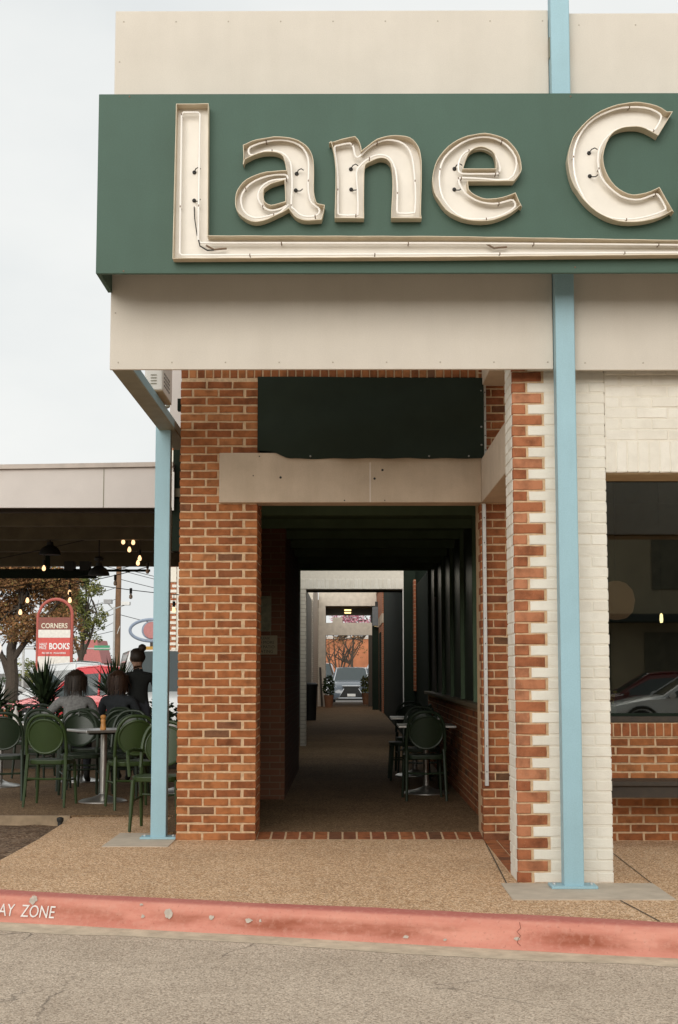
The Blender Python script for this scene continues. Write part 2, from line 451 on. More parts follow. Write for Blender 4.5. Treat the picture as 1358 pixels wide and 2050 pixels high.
def chip(t, h, r, asp=1.0):
    mb = MB(); N = 26; rn = random.Random(int(t * 1000)); q0 = 1.0
    pts = []
    for k in range(N):
        a = 2 * math.pi * k / N; q0 = 0.6 * q0 + 0.4 * rn.uniform(0.4, 1.35); q = r * q0 * 0.85
        pts.append(on_face(t + q * math.cos(a) * asp, h + q * math.sin(a) / 0.110))
    mb.quad(pts)
    mb.build('paint_chip', CHIP, kerb)
for (t, h, r, a) in ((-1.93, 0.93, 0.032, 1.0), (-1.04, 0.62, 0.034, 1.0), (-1.20, 0.42, 0.014, 1), (-0.77, 0.55, 0.015, 1.3), (-0.54, 0.48, 0.017, 1.7), (-0.47, 0.50, 0.010, 1), (1.02, 0.30, 0.012, 2.2), (-1.22, 1.0, 0.008, 2), (0.4, 0.1, 0.010, 2), (0.62, 0.08, 0.008, 2)):
    chip(t, h, r, a)
for (t0, hs_) in ((1.03, (1.06, 0.8, 0.62, 0.45, 0.3, 0.12, 0.0)), (-3.2, (1.05, 0.7, 0.4, 0.1, 0.0))):
    MB().tube([Vector(on_face(t0 + 0.012 * math.sin(i * 2.4), h)) for i, h in enumerate(hs_)], 0.0016, 5).build('crack', simple('crack_dark', (0.24, 0.08, 0.05), 0.9), kerb)
# stencilled letters on the kerb face
ZR = math.atan2(-0.294, 1)
zone = text_mesh('kerb_lettering', 'AWAY  ZONE', 0.098, WPAINT, kerb, (0, 0, 0), (0, 0, 0), sx=0.72)
me = zone.data; zone.scale = (1, 1, 1)
w = max(v.co.x for v in me.vertices)
for v in me.vertices:
    t = -1.772 + (v.co.x - w) * 0.84; h = 0.10 + v.co.y / 0.110
    v.co = on_face(t, h)
    v.co += Vector((0, -0.0015, 0))
# sidewalk slab (exposed aggregate), with the bed cut out on the left
sw = MB()
sw.prism([(-2.5, kerb_y(-2.5)), (9, kerb_y(9)), (9, 12.1), (1.12, 12.1), (-2.5, 12.1)], lambda p: (p[0], p[1], 0.0), lambda p: (p[0], p[1], -0.19))
sw.prism([(-9, kerb_y(-9)), (-2.5, kerb_y(-2.5)), (-2.5, 10.62), (-9, 11.4)], lambda p: (p[0], p[1], 0.0), lambda p: (p[0], p[1], -0.19))
sw.prism([(-2.5, 12.1), (-1.0, 12.1), (-1.0, 13.96), (-2.56, 13.96)], lambda p: (p[0], p[1], 0.0), lambda p: (p[0], p[1], -0.19))
sw.prism([(1.7, 12.1), (9, 12.1), (9, 12.2), (1.7, 12.2)], lambda p: (p[0], p[1], 0.0), lambda p: (p[0], p[1], -0.19))
walk = struct('sidewalk', sw, WALK)
JOINT = simple('joint_filler', (0.09, 0.065, 0.042), 0.9, 0.2, 20)
for (p, q, w_) in (((1.02, 9.6), (1.10, 12.0), 0.009), ((1.62, 8.95), (1.70, kerb_y(1.7) + 0.01), 0.010), ((1.95, 9.55), (2.0, 12.0), 0.007), ((-2.5, 13.9), (-1.4, 13.9), 0.012), ((-2.49, 9.45), (-2.47, 10.6), 0.01)):
    d = (Vector((*q, 0)) - Vector((*p, 0))).normalized(); s_ = Vector((-d.y, d.x, 0)) * w_ / 2
    a, b = Vector((*p, 0.004)), Vector((*q, 0.004))
    MB().quad([a - s_, b - s_, b + s_, a + s_]).build('expansion_joint', JOINT, walk)
bed = MB()
rn = random.Random(3)
nx, ny = 34, 24
H_ = {}
for i in range(nx + 1):
    for j in range(ny + 1):
        x = -9 + 6.52 * i / nx; y = 10.6 + 3.36 * j / ny
        H_[(i, j)] = len(bed.v); bed.v.append((x, y, -0.075 + rn.uniform(-.012, .012)))
for i in range(nx):
    for j in range(ny):
        bed.f.append((H_[(i, j)], H_[(i + 1, j)], H_[(i + 1, j + 1)], H_[(i, j + 1)])); bed.m.append(0)
struct('soil_bed', bed, DIRT)
stub = MB().tube([(-2.56, 13.35, -0.12), (-2.56, 13.35, 0.02)], 0.022, 12)
stub.lathe([(0.026, 0.015), (0.032, 0.03), (0.03, 0.05), (0.012, 0.058)], 12, (-2.56, 13.35, 0))
tag(stub.build('drain_stub', BLACK, None, smooth=True), 'short black capped pipe stub at the corner of the dirt bed', 'pipe')
# patio slab and passage floor
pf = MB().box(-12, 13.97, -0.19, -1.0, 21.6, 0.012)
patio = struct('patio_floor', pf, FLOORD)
MB().box(-12, 13.93, -0.18, -2.58, 13.968, 0.014).build('patio_edging', simple('edging_tan', (0.30, 0.22, 0.14), 0.9, 0.25, 9), patio)
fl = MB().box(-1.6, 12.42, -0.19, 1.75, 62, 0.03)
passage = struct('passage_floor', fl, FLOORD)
# brick threshold: sloping row of pavers, and the flat paver strip beside the arcade pier
def flat(o, x, y, z, slope):
    # local X -> X, local Z (height) -> +Y sloping up, local -Y (face) -> up
    c, s_ = math.cos(slope), math.sin(slope)
    m = Matrix(((1, 0, 0, x), (0, s_, c, y), (0, -c, s_, z), (0, 0, 0, 1)))
    o.matrix_local = m
    return o
for k in range(17):
    flat(brick(passage, 0, 0, 0, 0.1085, 0.31, 0.05, BRICK2, 'front', 'paver'), -0.733 + k * 0.1165, 12.11, 0.004, 0.085)
MB().quad([(-0.74, 12.09, 0.001), (1.25, 12.09, 0.001), (1.25, 12.43, 0.03), (-0.74, 12.43, 0.03)]).build('threshold_mortar', MORTAR, passage)
MB().box(1.09, 10.10, -0.05, 1.62, 12.03, 0.004).build('paver_mortar', MORTAR, walk)
for i in range(9):
    for k in range(5):
        flat(brick(walk, 0, 0, 0, 0.097, 0.2, 0.05, BRICK2, 'front', 'paver'), 1.097 + k * 0.106, 10.12 + i * 0.212, 0.010, 0.0)
# concrete pads under the two posts
padr = MB().prism([(0.985, 8.96), (1.955, 8.96), (1.955, 9.64), (0.985, 9.64)], lambda p: (p[0], p[1], 0.006), lambda p: (p[0], p[1], -0.1))
padr.build('concrete_pad', CONC, walk)
MB().box(-1.90, 11.60, -0.1, -1.385, 12.55, 0.006).build('concrete_pad', CONC, walk)
# ================================================================== MASONRY
C1 = 0.0682                       # course height of the brown-red brick wall
BW, BH = 0.197, 0.0548
# ---- left pier of the passage
lp = thing('brick_pier', 'red brick pier with tan mortar standing left of the dark passage', 'pier', (-1.377, 12.04, 0))
PW = 0.641
MB().box(0.006, 0.006, 0, PW - 0.006, 0.60, 4.5).build('mortar_core', MORTAR, lp)
unit = PW / 3
row = 0
z = 0.004
while z < 3.75:
    if row % 2 == 0:
        for k in range(3):
            brick(lp, k * unit + (0 if k == 0 else 0.0085), 0, z, unit - (0.0085 if k != 1 else 0.017), BH, 0.095, BRICK)
    else:
        brick(lp, 0, 0, z, unit / 2 - 0.017, BH, 0.2, BRICK)
        for k in range(2): brick(lp, unit * (0.5 + k) + 0.001, 0, z, unit - 0.018, BH, 0.095, BRICK)
        brick(lp, PW - unit / 2 + 0.008, 0, z, unit / 2 - 0.008, BH, 0.2, BRICK)
    z += C1; row += 1
rects = []
for r_ in range(55):
    zz = 0.004 + r_ * C1
    a = 0.105 if r_ % 2 == 0 else 0.21
    while a < 0.59:
        b = min(a + 0.2, 0.6)
        if b - a > 0.05: rects.append((a, zz, b, zz + BH))
        a += 0.213
joined_bricks('side_bricks', lp, rects, BRICK_I, lambda a, z, d: (PW - 0.005 + d, a, z))
joined_bricks('side_bricks', lp, rects, BRICK_I, lambda a, z, d: (0.005 - d, a, z))

# ---- storefront wall: jamb, lintel course over the passage, wall under the window
sf = thing('storefront_wall', 'red brick storefront wall to the right of the passage, with the big window', 'wall', (0, 12.04, 0))
MB().box(1.10, 0.006, 0, 1.745, 0.5, 4.4).build('mortar_core', MORTAR, sf)
row = 0; z = 0.004
while z < 3.9:
    if row % 2 == 0: xs = [(1.094, 0.203), (1.307, 0.203), (1.520, 0.203)]
    else: xs = [(1.094, 0.096), (1.200, 0.203), (1.413, 0.203), (1.626, 0.11)]
    for (x, L) in xs: brick(sf, x, 0, z, L, BH, 0.095 if L > 0.15 else 0.2, BRICK2)
    z += C1; row += 1
# soldier course running over the opening
MB().box(-1.37, 0.008, 3.775, 1.10, 0.45, 4.4).build('mortar_core', MORTAR, sf)
x = -1.375
while x < 1.05:
    brick(sf, x, 0, 3.775, 0.0575, 0.2, 0.09, BRICK); x += 0.0682
# wall under the window
MB().box(1.746, 0.006, 0, 3.6, 0.4, 0.825).build('mortar_core', MORTAR, sf)
MB().box(1.746, -0.010, 0.826, 3.6, 0.4, 0.938).build('mortar_core', MORTAR, sf)
row = 0; z = 0.004
while z < 0.80:
    x = 1.75 - (0.1065 if row % 2 else 0)
    while x < 3.5:
        if x > 1.7: brick(sf, x, 0, z, BW, BH, 0.095, BRICK)
        x += 0.2135
    z += C1; row += 1
x = 1.75
while x < 3.55:
    brick(sf, x, -0.016, 0.832, 0.056, 0.102, 0.2, BRICK2); x += 0.0675
# window: frame, pane, upper transom band, dark sill
MB().box(1.746, 0.02, 0.942, 3.6, 0.24, 0.988).build('window_sill', WOODD, sf, bevel=0.004)
fr = MB().box(1.746, 0.10, 0.99, 1.80, 0.18, 2.98).box(3.50, 0.10, 0.99, 3.6, 0.18, 2.98).box(1.80, 0.10, 2.92, 3.50, 0.18, 2.98).box(1.80, 0.10, 0.99, 3.50, 0.18, 1.012)
win = fr.build('window_frame', DARK, sf)
MB().box(1.80, 0.135, 1.012, 3.50, 0.141, 2.92).build('pane', GLASS, win)
MB().box(1.746, 0.006, 2.985, 3.6, 0.4, 4.4).build('upper_wall', DARK, sf)
# room behind the glass
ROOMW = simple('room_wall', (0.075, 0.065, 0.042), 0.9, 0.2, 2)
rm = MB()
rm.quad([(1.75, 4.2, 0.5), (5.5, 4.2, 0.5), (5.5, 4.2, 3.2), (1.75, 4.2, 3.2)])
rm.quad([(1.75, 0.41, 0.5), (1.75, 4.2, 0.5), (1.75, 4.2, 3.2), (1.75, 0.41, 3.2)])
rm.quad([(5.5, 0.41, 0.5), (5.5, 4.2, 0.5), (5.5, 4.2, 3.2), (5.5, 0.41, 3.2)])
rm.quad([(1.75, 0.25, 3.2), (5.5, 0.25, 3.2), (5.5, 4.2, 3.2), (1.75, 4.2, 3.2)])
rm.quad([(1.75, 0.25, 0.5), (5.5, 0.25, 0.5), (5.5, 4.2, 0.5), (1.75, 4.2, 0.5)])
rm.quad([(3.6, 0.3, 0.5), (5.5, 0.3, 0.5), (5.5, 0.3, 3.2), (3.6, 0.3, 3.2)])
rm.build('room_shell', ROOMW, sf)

# ---- arcade pier and lintel, white paint with a red toothed corner
C2 = 0.0727
B2 = 0.0625
wp = thing('painted_brick_pier', 'white painted brick arcade pier with toothed bare red corner behind the blue post', 'pier', (1.10, 9.68, 0))
WPW = 0.615
MB().box(0.006, 0.007, 0, 0.212, 0.43, 4.6).build('mortar_core', MORTAR, wp)
MB().box(0.2125, 0.0032, 0, WPW - 0.005, 0.43, 4.6).build('painted_mortar', MORTARW, wp)
row = 0; z = 0.003; u = 0.205
while z < 3.62:
    if row % 2 == 0:
        brick(wp, 0, 0, z, 0.088, B2, 0.06, QUOIN)
        brick(wp, 0.103, 0, z, 0.2, B2, 0.09, WHITEB); brick(wp, 0.308, 0, z, 0.2, B2, 0.09, WHITEB); brick(wp, 0.513, 0, z, 0.102, B2, 0.2, WHITEB)
    else:
        brick(wp, 0, 0, z, 0.194, B2, 0.03, QUOIN)
        brick(wp, 0.212, 0, z, 0.196, B2, 0.09, WHITEB); brick(wp, 0.413, 0, z, 0.202, B2, 0.09, WHITEB)
    z += C2; row += 1
rects = []
for r_ in range(50):
    zz = 0.003 + r_ * C2
    if r_ % 2 == 0: ab = [(0.062, 0.20), (0.205, 0.425)]
    else: ab = [(0.032, 0.112), (0.117, 0.31), (0.315, 0.425)]
    for (a, b) in ab: rects.append((a, zz, b, zz + B2 + 0.003))
joined_bricks('side_bricks', wp, rects, WHITEB_I, lambda a, z, d: (0.002 - d, a, z))
joined_bricks('side_bricks', wp, [q for q in rects if q[3] < 2.66], WHITEB_I, lambda a, z, d: (WPW - 0.004 + d, a, z))
MB().box(0.0015, 0.03, 0, 0.0055, 0.43, 4.6).build('painted_mortar', MORTARW, wp)

wl_ = thing('painted_brick_lintel', 'white painted brick lintel over the shop window arcade, right of the blue post', 'lintel', (1.7155, 9.68, 0))
LW = 2.3
MB().box(0.0, 0.0045, 2.672, LW, 0.42, 4.6).build('painted_mortar', MORTARW, wl_)
MB().box(0.002, 0.03, 2.655, LW, 0.40, 2.670).build('steel_angle', simple('lintel_edge', (0.40, 0.30, 0.17), 0.8), wl_)
x = 0.002
while x < LW - 0.05:
    brick(wl_, x, 0.0015, 2.664, 0.0665, 0.208, 0.09, WHITEB); x += 0.0715
row = 0; z = 2.882
while z < 3.62:
    x = 0.003 - (0.105 if row % 2 else 0)
    while x < LW - 0.2:
        if x >= 0: brick(wl_, x, random.uniform(-.001, .002), z, 0.202, B2 + 0.004, 0.09, WHITEB)
        elif x > -0.15: brick(wl_, 0.002, 0.0015, z, 0.091, B2 + 0.004, 0.09, WHITEB)
        x += 0.2085
    z += C2; row += 1

# ---- plastered beams
bm_ = thing('plaster_beam', 'tan plastered beam across the passage mouth, tarp tucked over it', 'beam', (0, 12.0, 0))
b_ = MB().box(-1.05, 0.0, 2.728, 1.104, 0.25, 3.14)
b_.build('beam_body', CREAM2, bm_, bevel=0.006)
for (x, z, r_) in ((-0.545, 2.935, 0.010), (0.292, 2.996, 0.010), (0.227, 2.925, 0.010), (-0.02, 2.745, 0.006), (0.31, 2.745, 0.005), (-0.72, 3.11, 0.005), (-0.77, 2.95, 0.005)):
    MB().lathe([(r_, -0.002), (r_, 0.0)], 10, (x, 0, z), axis='y').build('bolt_hole', BLACK, bm_)
MB().box(0.185, -0.0025, 2.73, 0.197, 0.0, 3.06).build('plaster_streak', simple('pale_streak', (0.62, 0.55, 0.48), 0.9), bm_)
sb = thing('side_beam', 'tan plastered beam running from the passage corner out to the white pier', 'beam', (0, 0, 0))
MB().box(1.104, 10.09, 2.728, 1.34, 12.25, 3.088).build('beam_body', CREAM2, sb, bevel=0.006)
ub = thing('upper_side_beam', 'short tan beam end just under the cream fascia, right of the tarp', 'beam', (0, 0, 0))
MB().box(1.118, 11.4, 3.70, 1.36, 12.03, 4.3).build('beam_body', CREAM2, ub, bevel=0.006)

# ---- tarp closing the upper opening
tp = MB(); NX, NZ = 48, 20
def tarp_pt(i, j):
    u, w = i / NX, j / NZ
    x = -0.735 + u * 1.862
    zb = 3.092 if u > 0.135 else (3.155 - 0.0 if u < 0.07 else 3.155 - (u - 0.07) / 0.065 * 0.063)
    zb -= 0.006 * math.sin(u * 19) ** 2
    zt = 3.772 - 0.012 * u
    z = zb + (zt - zb) * w
    y = 11.978 + 0.008 * math.sin(u * 9 + w * 3) + 0.005 * math.sin(u * 27 + w * 6) * (1.2 - w) + 0.006 * math.sin(u * 5 - w * 9)
    return (x, y, z)
for off in (0.0, 0.004):
    for j in range(NZ + 1):
        for i in range(NX + 1):
            p = tarp_pt(i, j); tp.v.append((p[0], p[1] + off, p[2]))
S_ = (NX + 1) * (NZ + 1)
for k in (0, S_):
    for j in range(NZ):
        for i in range(NX):
            a = k + j * (NX + 1) + i
            tp.f.append((a, a + 1, a + NX + 2, a + NX + 1)); tp.m.append(0)
SCREWG = simple('dull_grommet', (0.22, 0.22, 0.20), 0.6)
tarp = thing('tarp', 'dark green-black tarp stretched over the upper opening above the passage', 'tarp')
tp.build('tarp_sheet', TARP, tarp, smooth=True)
for k in range(5):
    x = -0.30 + k * 0.325
    MB().lathe([(0.008, 0.0), (0.008, -0.004), (0.004, -0.007)], 10, (x, 11.982, 3.108), axis='y').build('grommet', SCREWG, tarp, smooth=True)
for z in (3.2, 3.35, 3.5, 3.65):
    MB().lathe([(0.008, 0.0), (0.008, -0.006), (0.004, -0.010)], 10, (1.105, 11.976, z), axis='y').build('grommet', SCREWG, tarp, smooth=True)
# ---- perforated steel track at the right jamb
tk = thing('steel_track', 'long perforated grey steel strip fixed to the brick right of the passage', 'track')
t_ = MB().box(1.108, 11.985, 0.44, 1.136, 11.998, 2.715).box(1.108, 11.99, 0.44, 1.112, 12.035, 2.715).box(1.132, 11.99, 0.44, 1.136, 12.035, 2.715)
t_.box(1.128, 11.985, 3.10, 1.146, 11.998, 3.70)
t_.build('track', GALV, tk)
for k in range(11):
    z = 0.55 + k * 0.205
    MB().lathe([(0.005, 0.0), (0.005, -0.002)], 8, (1.122, 11.9855, z), axis='y').build('slot', BLACK, tk)
for z in (3.16, 3.28, 3.40, 3.52, 3.64):
    MB().lathe([(0.005, 0.0), (0.005, -0.002)], 8, (1.137, 11.9855, z), axis='y').build('slot', BLACK, tk)

# ================================================================== FASCIA, POSTS, SIGN
fa = thing('fascia', 'tall cream panel fascia above the walkway behind the green sign', 'fascia', (0, 9.50, 0))
MB().box(-1.556, 0, 3.322, 1.352, 0.03, 5.775).build('panel', CREAM, fa, bevel=0.003)
MB().box(1.487, 0, 3.315, 4.6, 0.03, 5.752).build('panel', CREAM, fa, bevel=0.003)
MB().box(-1.553, 0.032, 3.332, 4.6, 0.07, 3.372).build('bottom_rail', simple('rail_brown', (0.16, 0.12, 0.085), 0.7), fa)
MB().box(-1.550, 0.032, 3.40, 4.6, 0.11, 5.72).build('backing', OLIVE, fa)
SCREW = simple('screw_head', (0.40, 0.35, 0.28), 0.5, metal=0.4)
def screw(x, z): MB().lathe([(0.0055, 0.0), (0.0055, -0.0015), (0.003, -0.003)], 8, (x, 0, z), axis='y').build('screw', SCREW, fa, smooth=True)
for k in range(9):
    x = -1.50 + k * 0.352
    screw(x, 3.368); screw(x, 5.70)
for x in (1.56, 1.94): screw(x, 3.362); screw(x, 5.67)
for z in (5.42, 5.15, 4.0, 3.7): screw(-1.52 - 0.004, z)

def post(name, label, x, y, z1, h=0.0625, plate=0.145):
    t = thing(name, label, 'post', (x, y, 0), group='light blue square steel posts')
    MB().box(-h, -h, 0.012, h, h, z1).build('shaft', BLUE, t, bevel=0.006)
    MB().box(-plate, -plate * 0.62, 0.006, plate, plate * 0.62, 0.0225).build('base_plate', BLUE, t, bevel=0.003)
    for sx in (-1, 1):
        MB().lathe([(0.012, 0.0226), (0.012, 0.032), (0.006, 0.036)], 6, (sx * plate * 0.8, 0.0, 0)).build('anchor_bolt', GALV, t)
    return t
post('steel_post', 'tall light blue square steel post in front of the white pier', 1.418, 9.4625, 6.4)
post('steel_post', 'shorter light blue square steel post at the corner beside the patio', -1.527, 12.16, 3.40)
clip = MB().box(1.350, 9.44, 5.42, 1.3545, 9.49, 5.56).box(1.4815, 9.44, 5.42, 1.4855, 9.49, 5.56)
tag(clip.build('post_bracket', OLIVE), 'small dark steel clip holding the tall blue post at the top of the fascia', 'bracket')

# side frame behind the fascia, at the left corner
sfm = thing('side_frame', 'olive and blue steel edge beam running back from the fascia corner to the left post', 'frame')
MB().box(-1.562, 9.62, 3.345, -1.43, 13.2, 3.36).build('bottom_flange', OLIVE, sfm)
MB().box(-1.440, 9.62, 3.3605, -1.43, 13.2, 3.43).build('web', BLUE, sfm)
MB().box(-1.562, 9.62, 3.3605, -1.557, 13.2, 3.40).build('outer_lip', OLIVE, sfm)
MB().box(-1.429, 12.25, 3.54, -1.34, 12.33, 3.64).build('cross_tie', DARK, sfm)
cab = [(-1.475, 12.05, 4.2), (-1.475, 12.05, 3.62), (-1.48, 12.02, 3.53), (-1.52, 11.95, 3.50), (-1.55, 11.9, 3.52)]
tag(MB().tube(cab, 0.016, 8).build('conduit', OLIVE, smooth=True), 'thin olive conduit curving down above the left blue post', 'conduit')
hg = MB().tube([(-1.47, 10.3, 4.2), (-1.455, 10.5, 3.66), (-1.44, 10.6, 3.55)], 0.014, 8)
tag(hg.build('hanger_rod', OLIVE, smooth=True), 'thin olive hanger rod under the fascia beside the white unit', 'rod')
# white ventilation unit
ac = thing('ventilation_unit', 'white louvred ventilation unit tucked behind the fascia above the left post', 'vent unit')
MB().box(-1.52, 10.9, 3.455, -1.385, 11.5, 4.1, 0).build('casing', WHITEP, ac, bevel=0.01)
MB().box(-1.518, 10.91, 3.446, -1.387, 11.49, 3.454).build('base_pan', simple('unit_base', (0.36, 0.28, 0.18), 0.8), ac)
for k in range(4): MB().box(-1.475, 10.894, 3.50 + k * 0.022, -1.43, 10.8995, 3.506 + k * 0.022).build('louvre', OLIVE, ac)
for k in range(4):
    for q in range(5):
        MB().box(-1.3845, 11.0 + q * 0.07, 3.50 + k * 0.03, -1.382, 11.03 + q * 0.07, 3.513 + k * 0.03).build('louvre_hole', BLACK, ac)
# pale parapet wall behind
pw = MB().box(-1.62, 13.3, 3.40, -1.0, 13.45, 4.6)
tag(pw.build('parapet_wall', GREYP), 'pale grey parapet strip between the conduit and the brick pier', 'wall')

